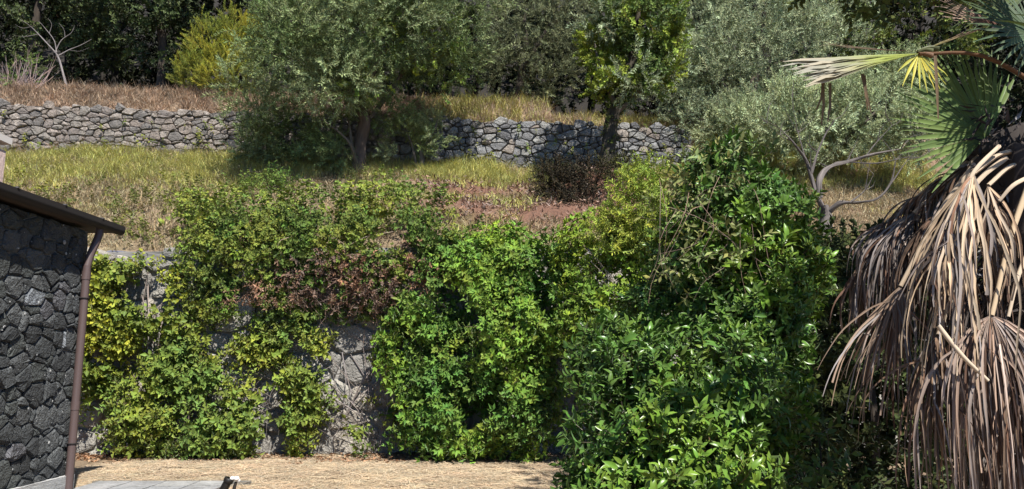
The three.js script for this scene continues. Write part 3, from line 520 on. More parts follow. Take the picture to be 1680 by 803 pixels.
{
  const t = bush('creeper', 'yellowing creeper climbing the tall wall beside the stone house', 'creeper', [200, 740, 13.7], [[225, 475, 13.6, 62, 36, .22], [190, 535, 13.6, 52, 62, .2], [260, 510, 13.6, 38, 52, .2], [165, 590, 13.6, 34, 42, .18], [150, 640, 13.65, 18, 26, .14], [158, 440, 13.6, 20, 44, .2], [225, 585, 13.6, 40, 30, .18]], 900, K.ivy, M.satin, 501, { ...CR, tint: [1.0, 1.02, .8], tint2: [1.9, 1.55, .85], gap: -.12 });
  stems(t, 'stems', 26, 502, [150, 280, 440, 560, 13.68, 13.75], [140, 300, 640, 735, 13.7, 13.76], .009, [.3, .25, .22], .25);
}
{
  const t = bush('creeper', 'rounded green creeper at the foot of the tall wall near the stone house', 'creeper', [255, 745, 13.5], [[255, 640, 13.5, 62, 62, .36], [235, 705, 13.4, 42, 36, .4], [300, 700, 13.35, 48, 38, .4], [275, 590, 13.6, 40, 26, .25], [345, 640, 13.6, 22, 56, .2], [340, 725, 13.35, 40, 20, .3]], 950, K.creeper, M.satin, 503, { ...CR, tint: [1, 1, 1], tint2: [1.45, 1.2, .9], gap: -.22 });
  stems(t, 'stems', 14, 504, [200, 340, 600, 650, 13.6, 13.7], [210, 350, 735, 745, 13.4, 13.6], .009, [.26, .2, .17], .2);
}
{
  const t = bush('creeper', 'patchy creeper with bare stems on the tall wall under the bramble overhang', 'creeper', [440, 745, 13.5], [[430, 655, 13.55, 62, 58, .28], [520, 605, 13.5, 34, 44, .26], [400, 715, 13.35, 62, 32, .35], [470, 700, 13.4, 36, 36, .3], [510, 650, 13.55, 28, 36, .2], [390, 600, 13.65, 26, 36, .16], [570, 725, 13.5, 26, 14, .2], [350, 565, 13.68, 40, 34, .14], [430, 570, 13.7, 36, 26, .12], [480, 560, 13.68, 26, 40, .14], [650, 640, 13.68, 26, 56, .14]], 980, K.creeper, M.satin, 505, { ...CR, tint: [1.05, 1, .9], tint2: [1.6, 1.25, .9], gap: -.08 });
  stems(t, 'stems', 34, 506, [310, 560, 560, 640, 13.62, 13.74], [300, 640, 690, 742, 13.55, 13.72], .006, [.2, .17, .15], .3);
  stems(t, 'wall_stems', 16, 507, [540, 650, 560, 660, 13.74, 13.78], [520, 660, 690, 742, 13.7, 13.76], .011, [.2, .17, .16], .2);
}
{
  const t = bush('bramble', 'sprawling bramble thicket with browned shoots hanging over the tall wall', 'bramble', [540, 400, 14], [[340, 420, 13.75, 42, 58, .34], [420, 415, 13.7, 95, 62, .4], [375, 495, 13.75, 64, 38, .26], [540, 400, 13.66, 105, 50, .3], [650, 390, 13.66, 100, 44, .26], [740, 395, 13.66, 60, 42, .2], [470, 488, 13.75, 62, 36, .24], [560, 452, 13.66, 70, 30, .22], [650, 440, 13.66, 60, 34, .2], [600, 430, 13.64, 60, 50, .16], [560, 490, 13.72, 60, 30, .1], [650, 490, 13.72, 50, 34, .1], [705, 440, 13.66, 50, 36, .16]], 2900, [...K.bramble, ...K.creeper.slice(0, 1)], M.leaf, 511, { ...CR, back: .4, tint: [.68, .86, .75], tint2: [1.2, 1.22, .95], gap: -.2, tf: 1.2, size: [.6, 1] });
  foliage(t, [[400, 355, 14.4, 85, 26, .8], [540, 350, 14.6, 90, 24, .8], [650, 345, 14.8, 90, 26, .8], [330, 360, 14.6, 40, 24, .6]], 620, K.bramble, M.leaf, 512, { ...CR, back: .6, up: .6, tint: [.9, 1.05, .85], tint2: [1.4, 1.4, 1.05] }, 'upper_foliage');
  foliage(t, [[520, 458, 13.5, 100, 36, .2], [640, 462, 13.52, 75, 46, .2], [580, 480, 13.56, 70, 28, .18], [470, 478, 13.46, 46, 22, .2], [700, 420, 13.55, 55, 30, .2], [420, 480, 13.4, 40, 20, .2], [780, 400, 13.6, 30, 20, .2], [560, 430, 13.45, 60, 24, .16]], 520, K.brown, M.leafMatt, 513, { ...CR, droop: .6, tint: [1, 1, 1], tint2: [1.5, 1.35, 1.2], gap: .02, gf: 4.5, size: [.5, 1] }, 'dry_leaves');
  stems(t, 'hanging_stems', 70, 514, [460, 710, 430, 470, 13.5, 13.65], [450, 720, 490, 575, 13.55, 13.75], .0055, [.24, .16, .125], .4);
  stems(t, 'arching_canes', 14, 515, [420, 700, 380, 430, 13.4, 13.6], [400, 760, 430, 520, 13.4, 13.6], .0055, [.3, .22, .16], .5);
}
bush('low_shrub', 'low straggling green herbs on the dry bank above the yellowing creeper', 'shrub', [270, 370, 15], [[250, 340, 15.8, 60, 18, .6], [300, 310, 16.8, 45, 14, .6], [330, 335, 15.8, 50, 20, .5], [200, 380, 14.6, 45, 12, .4], [170, 405, 14, 40, 16, .3], [270, 385, 14.2, 40, 14, .4], [120, 330, 16, 60, 14, .6], [90, 300, 17, 60, 14, .6]], 420, K.bramble, M.leaf, 521, { ...CR, back: 1, up: .8, tint: [1.1, 1.05, 1.1], tint2: [1.7, 1.45, 1.2], size: [.4, .8], gap: .0 });
bush('low_shrub', 'grey green leafy weeds under the big olive at the left end of its shade', 'shrub', [400, 320, 16.5], [[390, 320, 16.8, 40, 18, .5], [440, 310, 17, 50, 22, .5], [620, 300, 17.6, 50, 14, .5]], 200, K.bramble, M.leaf, 522, { ...CR, back: 1, up: .8, tint: [.9, 1.1, .9], tint2: [1.3, 1.3, 1], size: [.4, .8] });
{ // fern by the olive
  const t = thing('fern', 'pale green fern in the shade under the big olive', 'fern', at(455, 312, 17.2)); const R = rng(531), l = [];
  for (let i = 0; i < 13; i++) { const a = i * 2.4; l.push({ p: V((R() - .5) * .2, .05, (R() - .5) * .2), d: V(Math.cos(a) * .8, .9, Math.sin(a) * .8).normalize(), a: R() * 6, s: .7 + R() * .35, c: [.4, .62, .6] }); }
  plant(l, K.fern, M.leaf, t, 'fronds');
}
{
  const t = bush('creeper', 'large bright green creeper cascading down the tall wall left of the glossy shrub', 'creeper', [780, 750, 13.2], [[770, 475, 13.3, 85, 55, .6], [830, 545, 13.1, 85, 80, .7], [730, 600, 13.3, 65, 70, .5], [760, 680, 13.1, 95, 62, .6], [850, 660, 13, 55, 80, .6], [690, 690, 13.2, 42, 42, .45], [880, 440, 13.3, 62, 42, .7], [905, 520, 13, 36, 60, .6], [660, 590, 13.5, 32, 60, .3], [700, 530, 13.4, 42, 40, .4], [860, 430, 13.55, 62, 40, .35], [790, 430, 13.55, 70, 30, .3]], 2700, [...K.palmate, ...K.creeper], M.satin, 541, { ...CR, tint: [.8, .92, .9], tint2: [1.35, 1.28, .95], gap: -.13, tf: 1.1, size: [.7, 1.2] });
  stems(t, 'stems', 40, 542, [650, 760, 520, 620, 13.3, 13.5], [640, 760, 600, 740, 13.4, 13.6], .008, [.3, .25, .22], .3);
  foliage(t, [[790, 440, 13.1, 50, 20, .3], [800, 400, 13.6, 60, 20, .5]], 90, K.palmate, M.leaf, 543, { ...CR, tint: [2.2, 1.5, .9], tint2: [1.8, 1.6, 1.2], size: [.5, .9] }, 'yellow_shoots');
}
{
  const t = bush('vine', 'pale yellow green vine on the wall top between the bright creeper and the glossy shrub', 'vine', [985, 430, 12.6], [[970, 400, 12.8, 52, 42, .5], [1020, 440, 12.3, 50, 50, .5], [945, 450, 12.8, 40, 50, .5], [1000, 500, 12, 45, 50, .5], [960, 540, 12, 35, 60, .5], [1060, 400, 12.6, 40, 40, .4], [1050, 470, 12.2, 50, 55, .5], [1010, 520, 12, 55, 50, .5], [1100, 530, 11.6, 50, 60, .4]], 1050, K.palmate, M.leaf, 551, { ...CR, tint: [1.2, 1.05, .8], tint2: [1.9, 1.45, 1], gap: -.15, size: [.6, 1] });
  stems(t, 'stems', 18, 552, [940, 1060, 400, 480, 12, 12.6], [920, 1080, 480, 600, 11.8, 12.5], .006, [.35, .28, .2], .4);
}
{
  const t = bush('tall_fern', 'bright yellow feathery fern beside the top of the glossy shrub', 'fern', [1050, 420, 12.6], [[1052, 305, 12, 30, 34, .35], [1045, 345, 11.9, 44, 40, .4], [1070, 375, 11.8, 34, 36, .4], [1015, 390, 11.9, 38, 28, .4]], 420, K.fern, M.leaf, 553, { shell: .7, gap: -.3, up: .6, rand: .8, tint: [.9, 1.08, .9], tint2: [1.25, 1.32, 1.1], size: [.35, .7] });
  wood(t, 'stem', [[1060, 440, 11.9], [1055, 360, 11.9], [1048, 290, 12]], [.02, .014, .006], [.3, .25, .1], 5);
}
bush('shade_tinted_scrub', 'brown scrub coloured darker to stand for the shadow under the ivy clad tree', 'shrub', [950, 330, 18], [[925, 315, 16.6, 44, 32, .4], [980, 295, 16.6, 50, 26, .35], [905, 290, 17, 24, 22, .4], [955, 335, 16.2, 36, 20, .35], [1020, 285, 16.9, 26, 22, .3]], 900, K.scrub, M.leafMatt, 561, { shell: .7, gap: -.4, up: .5, rand: 1, size: [.5, 1], tint: [.42, .4, .33], tint2: [.7, .95, .42] });  // tint darkened so the scrub carries the tree's shadow in its colour

// bare twisted tree at the right
{
  const t = thing('bare_tree', 'leafless twisted grey tree behind the glossy shrub and left of the palm', 'tree', at(1350, 420, 14.4)), d = 14.4, C = [.2, .172, .158], Q = rng(565);
  [['trunk', [[1348, 430, d], [1352, 390, d], [1357, 360, d], [1352, 338, d]], [.16, .135, .12, .1]], ['branch', [[1353, 345, d], [1340, 318, d], [1332, 290, d], [1322, 262, d], [1300, 232, d - .3], [1276, 208, d - .4]], [.075, .055, .045, .035, .022, .01]],
    ['branch', [[1345, 325, d], [1346, 295, d], [1360, 275, d + .2], [1390, 266, d + .3], [1430, 254, d + .4], [1480, 244, d + .5]], [.085, .075, .06, .045, .03, .012]], ['branch', [[1356, 350, d], [1380, 334, d - .2], [1410, 332, d - .3], [1440, 326, d - .4], [1462, 300, d - .4], [1470, 262, d - .4]], [.08, .055, .045, .035, .02, .01]],
    ['branch', [[1332, 285, d], [1342, 250, d], [1356, 218, d], [1370, 196, d]], [.035, .026, .018, .008]], ['branch', [[1420, 258, d + .4], [1440, 232, d + .4], [1464, 206, d + .4]], [.02, .014, .006]], ['twig', [[1322, 262, d], [1310, 218, d], [1302, 180, d]], [.02, .012, .005]], ['twig', [[1300, 232, d - .3], [1280, 222, d - .3], [1258, 202, d - .3]], [.016, .01, .004]],
    ['twig', [[1395, 333, d - .3], [1420, 312, d - .3], [1434, 286, d - .3]], [.022, .014, .006]], ['twig', [[1462, 302, d - .4], [1490, 262, d - .3], [1515, 240, d - .3]], [.016, .01, .004]], ['branch', [[1390, 266, d + .3], [1440, 268, d + .1], [1490, 258, d], [1530, 262, d]], [.022, .016, .012, .005]],
  ].forEach(([n, p, r]) => {
    wood(t, n, p, n === 'trunk' ? r : r.map((v) => v * .72), C, 8, .42);
    if (n !== 'trunk') for (let k = 0; k < 4; k++) { const i = 1 + Math.floor(Q() * (p.length - 1)), q = p[i], a = at(...q), up = V((Q() - .5) * .9, .15 + Q() * .55, (Q() - .5) * .5), g = new G(), m = a.clone().addScaledVector(up, .5).add(rdir(Q).multiplyScalar(.08)); const [pp, rr] = path([a, m, a.clone().add(up)].map((v) => v.sub(t.position)), [r[i] * .3 + .004, .006, .0025], 7); g.tube(pp, rr, 4, C, .2); part('twig', g.build(), M.bark, t); }
  });
}
// shaded thicket behind the palm
{
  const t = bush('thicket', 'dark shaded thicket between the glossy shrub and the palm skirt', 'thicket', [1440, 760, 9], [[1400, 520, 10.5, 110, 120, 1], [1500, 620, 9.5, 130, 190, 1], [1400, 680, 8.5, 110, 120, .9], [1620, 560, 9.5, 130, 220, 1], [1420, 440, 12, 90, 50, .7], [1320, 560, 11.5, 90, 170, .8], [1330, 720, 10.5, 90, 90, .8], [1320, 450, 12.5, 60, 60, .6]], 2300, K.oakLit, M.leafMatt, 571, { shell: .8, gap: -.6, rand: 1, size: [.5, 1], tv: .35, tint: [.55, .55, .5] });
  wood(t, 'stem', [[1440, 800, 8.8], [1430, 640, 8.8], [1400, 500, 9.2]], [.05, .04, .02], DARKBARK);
}

// added tree, right of the view; its crown is set to shade the thicket
{
  const t = thing('added_shade_tree', 'added unseen broadleaf tree with high crown placed to shade the thicket behind the palm', 'tree', V(5.6, 0, -7)), R = rng(575), L = [];
  for (const [x, y, z, r] of [[4.4, 6.2, -5.6, 1.3], [3.6, 6.4, -6.6, 1.2], [5.2, 6.5, -7, 1.6], [4.4, 7.2, -6.2, 1.4], [3.3, 6.6, -5.4, 1.0], [5.6, 6, -5.6, 1.3], [4.6, 6.3, -8, 1.3]]) L.push({ c: V(x, y, z), r: V(r, r * .7, r), w: 1 });
  plant(world(spots(L, 900, R, { shell: .9, gap: -.5, rand: 1, size: [.6, 1.1] }), t), K.oakLit, M.leafMatt, t, 'crown');
  part('trunk', limb([V(0, -.1, 0), V(-.1, 2.4, .1), V(-.5, 4.6, .3), V(-.9, 6.4, .6)], [.22, .18, .13, .06], DARKBARK, 9, 16), M.bark, t);
  part('branch', limb([V(-.4, 4.2, .3), V(-1.2, 5.4, .6), V(-2, 6.3, .9)], [.1, .07, .03], DARKBARK, 7), M.bark, t);
}

// ------------------------------------------------------------------ glossy shrub in the foreground
{
  const t = thing('glossy_shrub', 'big rounded glossy dark green shrub with pointed leaves in front of the creepers', 'shrub', at(1150, 930, 6));
  const L = [[1195, 310, 6.9, 70, 62, .5], [1225, 375, 6.8, 105, 75, .6], [1240, 460, 6.7, 95, 90, .7], [1140, 430, 7, 60, 66, .5], [1220, 550, 6.5, 90, 80, .5], [1075, 640, 6, 120, 78, .6], [1190, 660, 6, 98, 110, .7], [1055, 735, 5.7, 112, 90, .6], [1165, 780, 5.6, 125, 100, .6], [1000, 600, 6.2, 50, 60, .4], [1262, 530, 6.6, 38, 100, .45], [1040, 830, 5.6, 108, 80, .6], [1095, 520, 7.2, 66, 56, .4]].map(lobe);
  const o = { shell: .5, gap: -.22, gf: 2.2, up: .35, rand: .75, back: .25, tv: .25, th: .12, size: [.65, 1.1], amp: .3, tint: [1.05, 1.1, .95], tint2: [1.9, 1.6, 1.05], tf: 1.3 };
  plant(world(spots(L, 4300, rng(581), { ...o, shell: .8 }), t), K.camellia, M.gloss, t, 'foliage');
  plant(world(spots(L.map((l) => ({ ...l, r: l.r.clone().multiplyScalar(.85) })), 1500, rng(586), { ...o, shell: 1, gap: -1, back: .6, size: [.9, 1.3] }), t), K.camellia, M.gloss, t, 'inner_foliage');
  // the foremost leaves, each on its own
  const R = rng(582), front = spots(L, 300, R, { ...o, shell: .05, back: 0, gap: -.3 }), gs = [0, 1, 2, 3, 4, 5].map((i) => { const g = new G(), r = rng(590 + i); g.leaf(V(), UPV, V(0, .2, 1), .085 * (.75 + r() * .5), .033 * (.8 + r() * .3), vary([.062, .124, .013], r, .2, .2), 5, .15 + r() * .35, .35); return g.build(); });
  front.slice(0, 296).forEach((s, i) => { const m = part('leaf', gs[i % 6], M.gloss, t); m.position.copy(s.p.clone().addScaledVector(s.d, .07).sub(t.position)); m.quaternion.setFromUnitVectors(UPV, s.d.add(V(0, -.35, 0)).normalize()).multiply(new THREE.Quaternion().setFromAxisAngle(UPV, s.a)); m.scale.setScalar(s.s); });
  // paler climber tangled into the top
  foliage(t, [[1180, 290, 6.6, 90, 40, .4], [1110, 350, 6.6, 40, 60, .3], [1130, 440, 6.5, 40, 40, .3], [1240, 280, 6.8, 60, 30, .4], [1210, 420, 6.1, 50, 40, .2]], 170, sprigs(13, 2, { n: 8, L: .2, len: .07, wid: .03, ang: 1, col: [.17, .2, .06], tw: .002, st: 2, vb: .3 }), M.satin, 583, { ...o, tint2: null, tint: [1, 1, 1] }, 'climber');
  stems(t, 'dry_stems', 16, 584, [1070, 1260, 290, 400, 6.1, 6.4], [1060, 1280, 380, 520, 6.0, 6.3], .0022, [.32, .22, .17], .2);
  wood(t, 'stem', [[1150, 930, 6.4], [1170, 700, 6.6], [1190, 500, 6.8], [1200, 350, 6.9]], [.05, .045, .03, .012], DARKBARK); wood(t, 'stem', [[1160, 930, 6.4], [1090, 760, 6.2], [1050, 640, 6.2]], [.04, .03, .012], DARKBARK); wood(t, 'stem', [[1150, 930, 6.3], [1240, 760, 6.3], [1260, 560, 6.6]], [.04, .03, .012], DARKBARK);
}
{
  const t = bush('young_shrub', 'small pale leaved shrub in the shade right of the glossy shrub', 'shrub', [1350, 860, 5.4], [[1345, 745, 5.5, 32, 40, .25], [1370, 785, 5.3, 36, 26, .25], [1320, 800, 5.3, 40, 30, .25]], 46, sprigs(14, 2, { n: 7, L: .2, len: .085, wid: .04, ang: 1.1, col: [.1, .17, .035], st: 3, tw: .003, vb: .3 }), M.satin, 585, { shell: .8, gap: -.6, tint: [1, 1, 1], tint2: [1.8, 1.5, .9], size: [.6, 1] });
  wood(t, 'stem', [[1350, 900, 5.5], [1350, 800, 5.5], [1345, 720, 5.5]], [.012, .01, .004], DARKBARK, 5);
}

// ------------------------------------------------------------------ fan palm
{
  const root = at(1722, 600, 4.35); root.y = 0;
  const t = thing('fan_palm', 'fan palm with green and yellow fronds above a shaggy skirt of dead brown fronds', 'palm', root);
  const loc = (a) => at(...a).sub(root), GREEN = [.05, .1, .03], YEL = [.42, .38, .05], TAN = [.46, .34, .23], GREY = [.21, .175, .155], BRN = [.13, .075, .05];
  // trunk wrapped in fibre
  const top = loc([1742, 215, 4.3]).y;
  const tg = new G(), tp = [], tr = []; for (let i = 0; i <= 40; i++) { tp.push(V(.03 * Math.sin(i * .7), top * i / 40, .03 * Math.cos(i * .9))); tr.push(.24 + .03 * (i % 3 === 0) + .02 * noise(i * .6, 2) + (i > 30 ? .05 : 0)); } tp.push(V(0, top + .03, 0), V(0, top + .06, 0)); tr.push(.15, .02); tg.tube(tp, tr, 20, [.06, .045, .038], .3);
  part('trunk', tg.build(), M.bark, t);
  { const R = rng(601), g = new G(); for (let i = 0; i < 2600; i++) { const a = R() * 6.28, y = top * (.35 + .7 * R()), r = .24 + .05 * R(), p = V(Math.cos(a) * r, y, Math.sin(a) * r), q = p.clone().add(V(Math.cos(a + 1.2 * (R() - .5)) * .07, -.02 - .12 * R() + .08 * R(), Math.sin(a + R() - .5) * .07)); g.leaf(p, q.clone().sub(p), rdir(R), .06 + .1 * R(), .006, vary(R() < .2 ? [.3, .28, .27] : [.06, .045, .04], R, .4, .05), 1, .3, .2); } part('fibre', g.build(), M.dead, t).userData.kind = 'stuff'; }
  let leaflets = 0;
  // hub, pointing direction, plane normal; leaflets fan out over span
  function frond(name, label, hub, from, dir, nrm, o) {
    const { n = 30, len = .7, span = 3.6, droop = .1, fused = .45, col = GREEN, col2 = null, petCol = [.12, .13, .05], seed = 1, wid = 1, mat = M.palmLeaf, sag = 0, split = null } = o;
    const R = rng(seed), f = new THREE.Group(); f.name = numbered(name); f.position.copy(hub); t.add(f); if (label) f.userData.label = label;
    const a = dir.clone().normalize(), N = nrm.clone().addScaledVector(a, -nrm.dot(a)).normalize(), b = N.clone().cross(a);
    { const s = from.clone().sub(hub), m = s.clone().multiplyScalar(.5).add(V(0, .12 * s.length() - sag, 0)), [p, r] = path([s, m, V()], [.016, .012, .009], 8); const g = new G(); g.tube(p, r, 6, petCol); part('petiole', g.build(), mat, f); }
    const dphi = span / n, rest = new G();
    for (let i = 0; i < n; i++) {
      const phi = (i + .5) / n * span - span / 2 + (R() - .5) * dphi * .3, d = a.clone().multiplyScalar(Math.cos(phi)).addScaledVector(b, Math.sin(phi)), s = b.clone().multiplyScalar(Math.cos(phi)).addScaledVector(a, -Math.sin(phi));
      const l = len * (.82 + .18 * Math.cos(phi * .8)) * (.9 + R() * .2), dr = droop * (.6 + R() * .8), pts = [], hw = [], sd = [], st = 7;
      for (let k = 0; k <= st; k++) { const q = k / st; pts.push(d.clone().multiplyScalar(l * q).add(V(0, -dr * l * Math.pow(q, 2.4), 0)).addScaledVector(N, .05 * l * q * q * (R() - .5))); hw.push(Math.max(.0015, wid * dphi * l * .5 * (q < fused ? q : fused * Math.pow(1 - (q - fused) / (1 - fused), .85)))); sd.push(s); }
      const c0 = vary(col, R, .2, .08), c1 = col2 ? vary(col2, R, .2, .06) : c0, g = leaflets < 296 ? new G() : rest;
      g.ribbon(pts, hw, sd, (q) => mix3(c0, c1, smooth(.25, .8, q)), .55);
      if (g !== rest) { part('leaflet', g.build(), mat, f); leaflets++; }
    }
    if (rest.p.length) part('leaflet', rest.build(), mat, f).userData.kind = 'stuff';
    return f;
  }
  // a dead frond: leaflets leave the hub and hang
  function deadFrond(label, hub, from, dir, nrm, o) {
    const { n = 26, len = .8, span = 3, hang = .35, col = TAN, seed = 1, w = .013, fold = 0, rag = .25, petCol = [.4, .31, .22], split = .38 } = o;
    const R = rng(seed), f = new THREE.Group(); f.name = numbered('dead_frond'); f.position.copy(hub); t.add(f); if (label) f.userData.label = label;
    const a = dir.clone().normalize(), N = nrm.clone().addScaledVector(a, -nrm.dot(a)).normalize(), b = N.clone().cross(a);
    { const s = from.clone().sub(hub), m = s.clone().multiplyScalar(.5).add(V(0, .05, 0)), [p, r] = path([s, m, V()], [.017, .013, .011], 8); const g = new G(); g.tube(p, r, 6, petCol); part('petiole', g.build(), M.dead, f); }
    const rest = new G();
    for (let i = 0; i < n; i++) {
      const phi = ((i + R()) / n - .5) * span, d = a.clone().multiplyScalar(Math.cos(phi)).addScaledVector(b, Math.sin(phi)).addScaledVector(N, (R() - .5) * .5 + fold).normalize();
      const L = len * (.55 + R() * .55), st = 13, pts = [V()], hw = [.003], sd = [], cur = d.clone(), side0 = b.clone().multiplyScalar(Math.cos(phi)).addScaledVector(a, -Math.sin(phi)), tw = (R() - .5) * 4.5, wob = rdir(R).multiplyScalar(rag), wob2 = rdir(R).multiplyScalar(rag * 1.3), cutAt = R() < .35 ? 8 + Math.floor(R() * 4) : 99;
      const p = V(); let brk = R() < .3 ? 3 + Math.floor(R() * 6) : -1;
      for (let k = 1; k <= st; k++) { const q = k / st; cur.lerp(V(0, -1, 0), hang * (.35 + q * .9)).add(wob.clone().multiplyScalar(.35 * Math.sin(q * 5 + i))).add(wob2.clone().multiplyScalar(.3 * Math.sin(q * 17 + i * 2))); if (k === brk) cur.add(rdir(R).multiplyScalar(.7)); cur.normalize(); p.addScaledVector(cur, L / st); pts.push(p.clone()); hw.push((q < split ? Math.max(w * .7, q * L * span / n * .62) : w * (.6 + .6 * R()) * (cutAt < 14 ? 1 : Math.pow(1 - (q - split) / (1.02 - split), .5))) + .0008); }
      pts.forEach((_, k) => { const tt = pts[Math.min(k + 1, st)].clone().sub(pts[Math.max(k - 1, 0)]).normalize(), s = side0.clone().addScaledVector(tt, -side0.dot(tt)); if (s.lengthSq() < 1e-3) s.copy(N); s.normalize().applyAxisAngle(tt, tw * k / st); sd.push(s); });
      const c = vary(R() < .22 ? GREY : R() < .3 ? BRN : col, R, .5, .06), c2 = vary(c, R, .45, .05), g = leaflets < 298 && i % (w > .0065 ? 2 : 3) === 0 ? new G() : rest;
      g.ribbon(pts, hw, sd, (q) => mix3(c, c2, .5 + .5 * Math.sin(q * 9 + i * 3)), .55);
      if (g !== rest) { part('leaflet', g.build(), M.dead, f); leaflets++; }
    }
    if (rest.p.length) part('leaflet', rest.build(), M.dead, f).userData.kind = 'stuff';
  }
  const CAM = V(0, .12, 1), crown = (px = 1730, py = 235, d = 4.3) => loc([px, py, d]);
  // living fronds
  frond('frond', 'wide green fan frond', loc([1622, 222, 4.35]), crown(1720, 300, 4.3), V(-.7, .68, .05), V(.05, .35, 1), { n: 36, len: .62, span: 2.9, droop: .05, fused: .6, wid: 1.1, col: [.1, .155, .035], seed: 611, petCol: [.09, .08, .05] });
  frond('frond', 'yellowing frond held out over the bare tree', loc([1508, 88, 4.15]), crown(1720, 150, 4.3), V(-1, -.19, .2), V(-.1, .7, .75), { n: 22, len: .74, span: .34, droop: .05, col: [.25, .29, .045], col2: [.3, .27, .2], petCol: [.17, .085, .04], seed: 612, fused: .75, wid: 5 });
  frond('frond', 'short yellow hanging leaflets of the yellowing frond', loc([1508, 90, 4.16]), loc([1530, 92, 4.16]), V(.05, -1, .2), V(.2, .2, 1), { n: 9, len: .2, span: 2.3, droop: .2, col: YEL, petCol: [.17, .085, .04], seed: 613, fused: .5, wid: .75 });
  frond('frond', 'brown folded half of the yellowing frond', loc([1506, 86, 4.2]), loc([1540, 80, 4.2]), V(1, .42, -.1), V(-.25, 1, .3), { n: 8, len: .46, span: .5, droop: 0, col: [.2, .17, .05], col2: [.16, .09, .06], seed: 614, wid: 1.2 });
  frond('frond', 'thin brown dried strips of the yellowing frond', loc([1506, 84, 4.2]), loc([1530, 84, 4.2]), V(-1, .08, -.1), V(.1, 1, .5), { n: 8, len: .5, span: .4, droop: -.05, col: [.1, .05, .03], col2: [.35, .27, .2], seed: 615, wid: .9 });
  frond('frond', 'dark green frond at the top of the palm', loc([1700, 60, 4.2]), crown(1740, 200), V(-.8, .45, .1), V(.2, .5, .9), { n: 28, len: .5, span: 3.4, droop: .1, col: [.045, .08, .03], seed: 616 });
  frond('frond', 'reddish brown dying frond near the top', loc([1640, 40, 4.4]), crown(1740, 190), V(-.9, .4, -.1), V(.2, .6, .7), { n: 16, len: .36, span: 1.3, droop: .02, col: [.18, .08, .05], col2: [.35, .24, .18], seed: 617 });
  for (const [px, py, d, dx, dy, dz, s] of [[1720, -60, 4.0, -.3, .8, .6, 1], [1640, -90, 4.5, -.8, .6, 0, 2], [1830, -20, 4.6, .8, .5, 0, 3], [1760, -120, 5, 0, .9, -.5, 4], [1800, 80, 3.8, .3, .3, .9, 5], [1700, -20, 5.1, -.4, .4, -.9, 6], [1850, 150, 5, .9, 0, -.4, 8], [1650, -150, 4.9, -.5, .5, -.5, 9], [1740, -190, 5.4, .1, .6, -.8, 10], [1850, -160, 5, .6, .7, -.2, 11], [1660, -70, 5.2, -.7, .2, -.6, 12]])
    frond('frond', null, loc([px, py, d]), crown(1740, 180), V(dx, dy, dz), V(dz * .5 + .1, .8, .6), { n: 26, len: .6, span: 3.6, droop: .15, col: [.06, .09, .022], seed: 620 + s });
  // strands that hang from the yellow frond
  { const g = new G(), R = rng(640); for (const [x0, y0, x1, y1] of [[1350, 140, 1348, 205], [1352, 140, 1340, 180], [1362, 150, 1358, 200], [1415, 135, 1430, 185], [1418, 138, 1424, 180], [1535, 105, 1540, 195]]) g.ribbon([loc([x0, y0 - 14, 4.1]), loc([(x0 + x1) / 2 + R() * 3, (y0 + y1) / 2, 4.1]), loc([x1, y1, 4.12])], [.008, .007, .003], [0, 1, 2].map(() => V(1, 0, .3)), vary([.14, .1, .06], R), .3); part('hanging_strands', g.build(), M.dead, t).userData.kind = 'stuff'; }
  // skirt of dead fronds, front ones first
  const D = (label, h, f, dx, dy, dz, o) => deadFrond(label, loc(h), loc(f), V(dx, dy, dz), CAM, o);
  D('dead umbrella shaped frond hanging on a pale stalk', [1628, 518, 3.85], [1690, 300, 4.0], .02, -.85, .12, { n: 130, len: 1.0, span: 2.8, hang: .42, col: [.28, .205, .16], seed: 651, w: .0055, rag: .1, petCol: [.45, .34, .22], split: .48 });
  D('pale tan collapsed frond in full sun', [1598, 285, 3.95], [1690, 250, 4.2], -.42, -.85, .12, { n: 58, len: 1.05, span: .8, hang: .16, col: [.44, .335, .23], seed: 652, w: .0078, rag: .26, split: .45 });
  D('pale folded dead frond beside the trunk', [1622, 305, 3.95], [1700, 270, 4.2], .05, -.9, .1, { n: 36, len: .66, span: .8, hang: .25, col: [.37, .275, .19], seed: 653, w: .007, rag: .3 });
  D('grey dead frond at the left edge of the skirt', [1500, 350, 4.5], [1650, 250, 4.4], -.7, -.7, .05, { n: 60, len: .66, span: .85, hang: .22, col: GREY, seed: 654, w: .005, rag: .2 });
  D('brown dead frond with long drooping strips', [1478, 470, 4.3], [1600, 270, 4.3], -.4, -.9, .05, { n: 70, len: .74, span: .95, hang: .1, col: [.2, .14, .1], seed: 655, w: .005, rag: .12, split: .25 });
  D('ragged brown frond in the lower skirt', [1540, 550, 4.1], [1640, 320, 4.2], -.25, -.9, .1, { n: 76, len: .8, span: 1.1, hang: .18, col: [.2, .13, .085], seed: 656, w: .0055, rag: .2 });
  D('broken frond strips in the middle of the skirt', [1560, 370, 3.9], [1650, 260, 4.1], -.45, -.85, .15, { n: 30, len: .55, span: .6, hang: .2, col: [.43, .325, .225], seed: 657, w: .0078, rag: .3 });
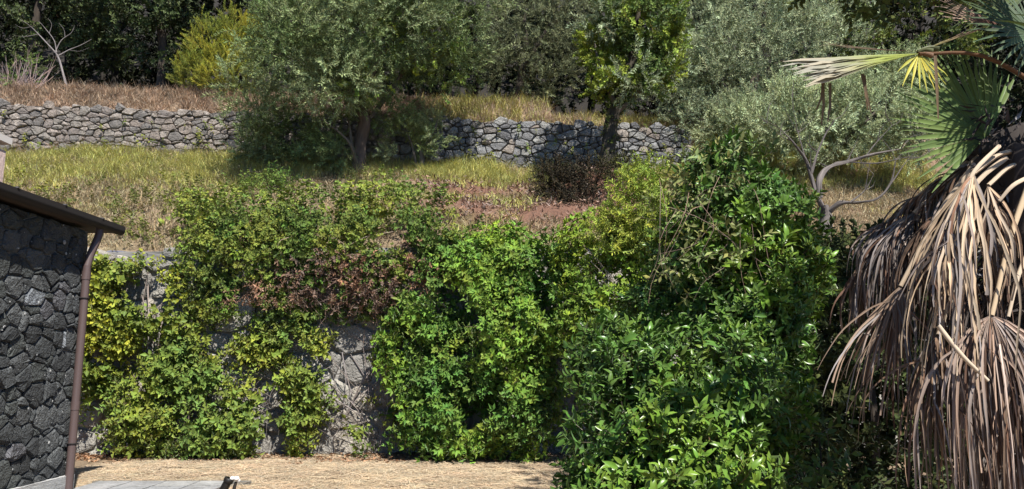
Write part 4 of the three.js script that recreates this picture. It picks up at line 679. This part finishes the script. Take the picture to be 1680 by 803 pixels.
  [[1700, 560, 3.9, .1, -.8, .1, .9, 1.9], [1660, 400, 4.3, .1, -.9, .1, .9, 1.4], [1580, 420, 4.45, -.3, -.9, 0, .8, 1.1], [1500, 410, 4.65, -.5, -.9, 0, .7, 1], [1610, 640, 4.35, 0, -.9, 0, .7, 1.3], [1690, 480, 4.5, 0, -.9, 0, 1, 1.5], [1560, 310, 4.5, -.7, -.7, 0, .7, .9], [1740, 420, 4.0, .2, -.8, .1, 1, 1.8], [1650, 700, 4.3, 0, -.9, 0, .7, 1.4], [1610, 500, 4.55, -.2, -.9, 0, .8, 1.3], [1540, 350, 4.4, -.7, -.8, 0, .65, .8], [1470, 380, 4.55, -.8, -.7, 0, .5, .8], [1565, 285, 4.5, -.85, -.55, 0, .55, .7], [1515, 320, 4.6, -.85, -.55, 0, .5, .7], [1455, 365, 4.65, -.8, -.6, 0, .45, .8], [1420, 430, 4.7, -.6, -.8, 0, .45, .7], [1590, 270, 4.4, -.75, -.7, 0, .6, .7]]
    .forEach(([px, py, d, dx, dy, dz, len, span], i) => D(null, [px, py, d], [lerp(px, 1730, .6), lerp(py, 220, .7), d + .05], dx, dy, dz, { n: 66, len, span, hang: .24, col: i % 3 === 0 ? [.2, .135, .09] : i % 3 === 1 ? [.1, .065, .045] : [.14, .112, .096], seed: 670 + i, w: .0055, rag: .2 }));
  // loose pale stalks
  for (const [a, b, m] of [[[1690, 290, 3.9], [1640, 330, 3.9], [1662, 305, 3.88]], [[1540, 535, 3.8], [1622, 625, 3.75], [1580, 585, 3.75]], [[1700, 390, 4.0], [1655, 520, 3.9], [1672, 450, 3.92]], [[1640, 240, 4], [1575, 330, 3.95], [1600, 280, 3.95]]]) part('petiole', limb([loc(a), loc(m), loc(b)], [.012, .011, .008], [.5, .4, .29], 6, 8, .05), M.dead, t);
}

// ------------------------------------------------------------------ small things on the ground by the paving
{
  const t = thing('black_pipe', 'black capped pipe leaning up at the corner of the paving', 'pipe', at(362, 812, 9.3)), e = at(376, 786, 9.3).sub(t.position);
  const mat = new THREE.MeshStandardMaterial({ color: 0x15120f, roughness: .5 }), g = new G(); const s = e.clone().multiplyScalar(-.8); g.tube([s, e.clone().multiplyScalar(.8)], [.046, .046], 12, [1, 1, 1]); part('shaft', g.build(), mat, t);
  const h = new G(); h.tube([e.clone().multiplyScalar(.78), e.clone().multiplyScalar(.8), e.clone().multiplyScalar(1.02), e.clone().multiplyScalar(1.03)], [.045, .056, .056, .03], 12, [1, 1, 1]); part('cap', h.build(), mat, t);
}
{
  const t = thing('garden_fitting', 'white knobbed fitting on a dark stalk beside the black pipe', 'fitting', at(384, 808, 9.3)), wm = new THREE.MeshStandardMaterial({ color: 0xe6e2da, roughness: .5 }), dm = new THREE.MeshStandardMaterial({ color: 0x241d18, roughness: .6 });
  const g = new G(); g.tube([V(-.02, -.05, 0), V(0, .06, 0), V(.015, .11, 0)], [.02, .02, .016], 8, [1, 1, 1]); part('stalk', g.build(), dm, t);
  for (const [x, y, z, r] of [[-.03, .15, 0, .03], [.02, .15, .01, .034], [.035, .125, -.01, .024]]) { const k = part('knob', new THREE.SphereGeometry(r, 12, 8).scale(1, .8, 1), wm, t); k.position.set(x, y, z); }
}

scene.traverse((o) => { if (o.isMesh && o !== sky) { o.castShadow = true; o.receiveShadow = true; } });
renderer.render(scene, camera);
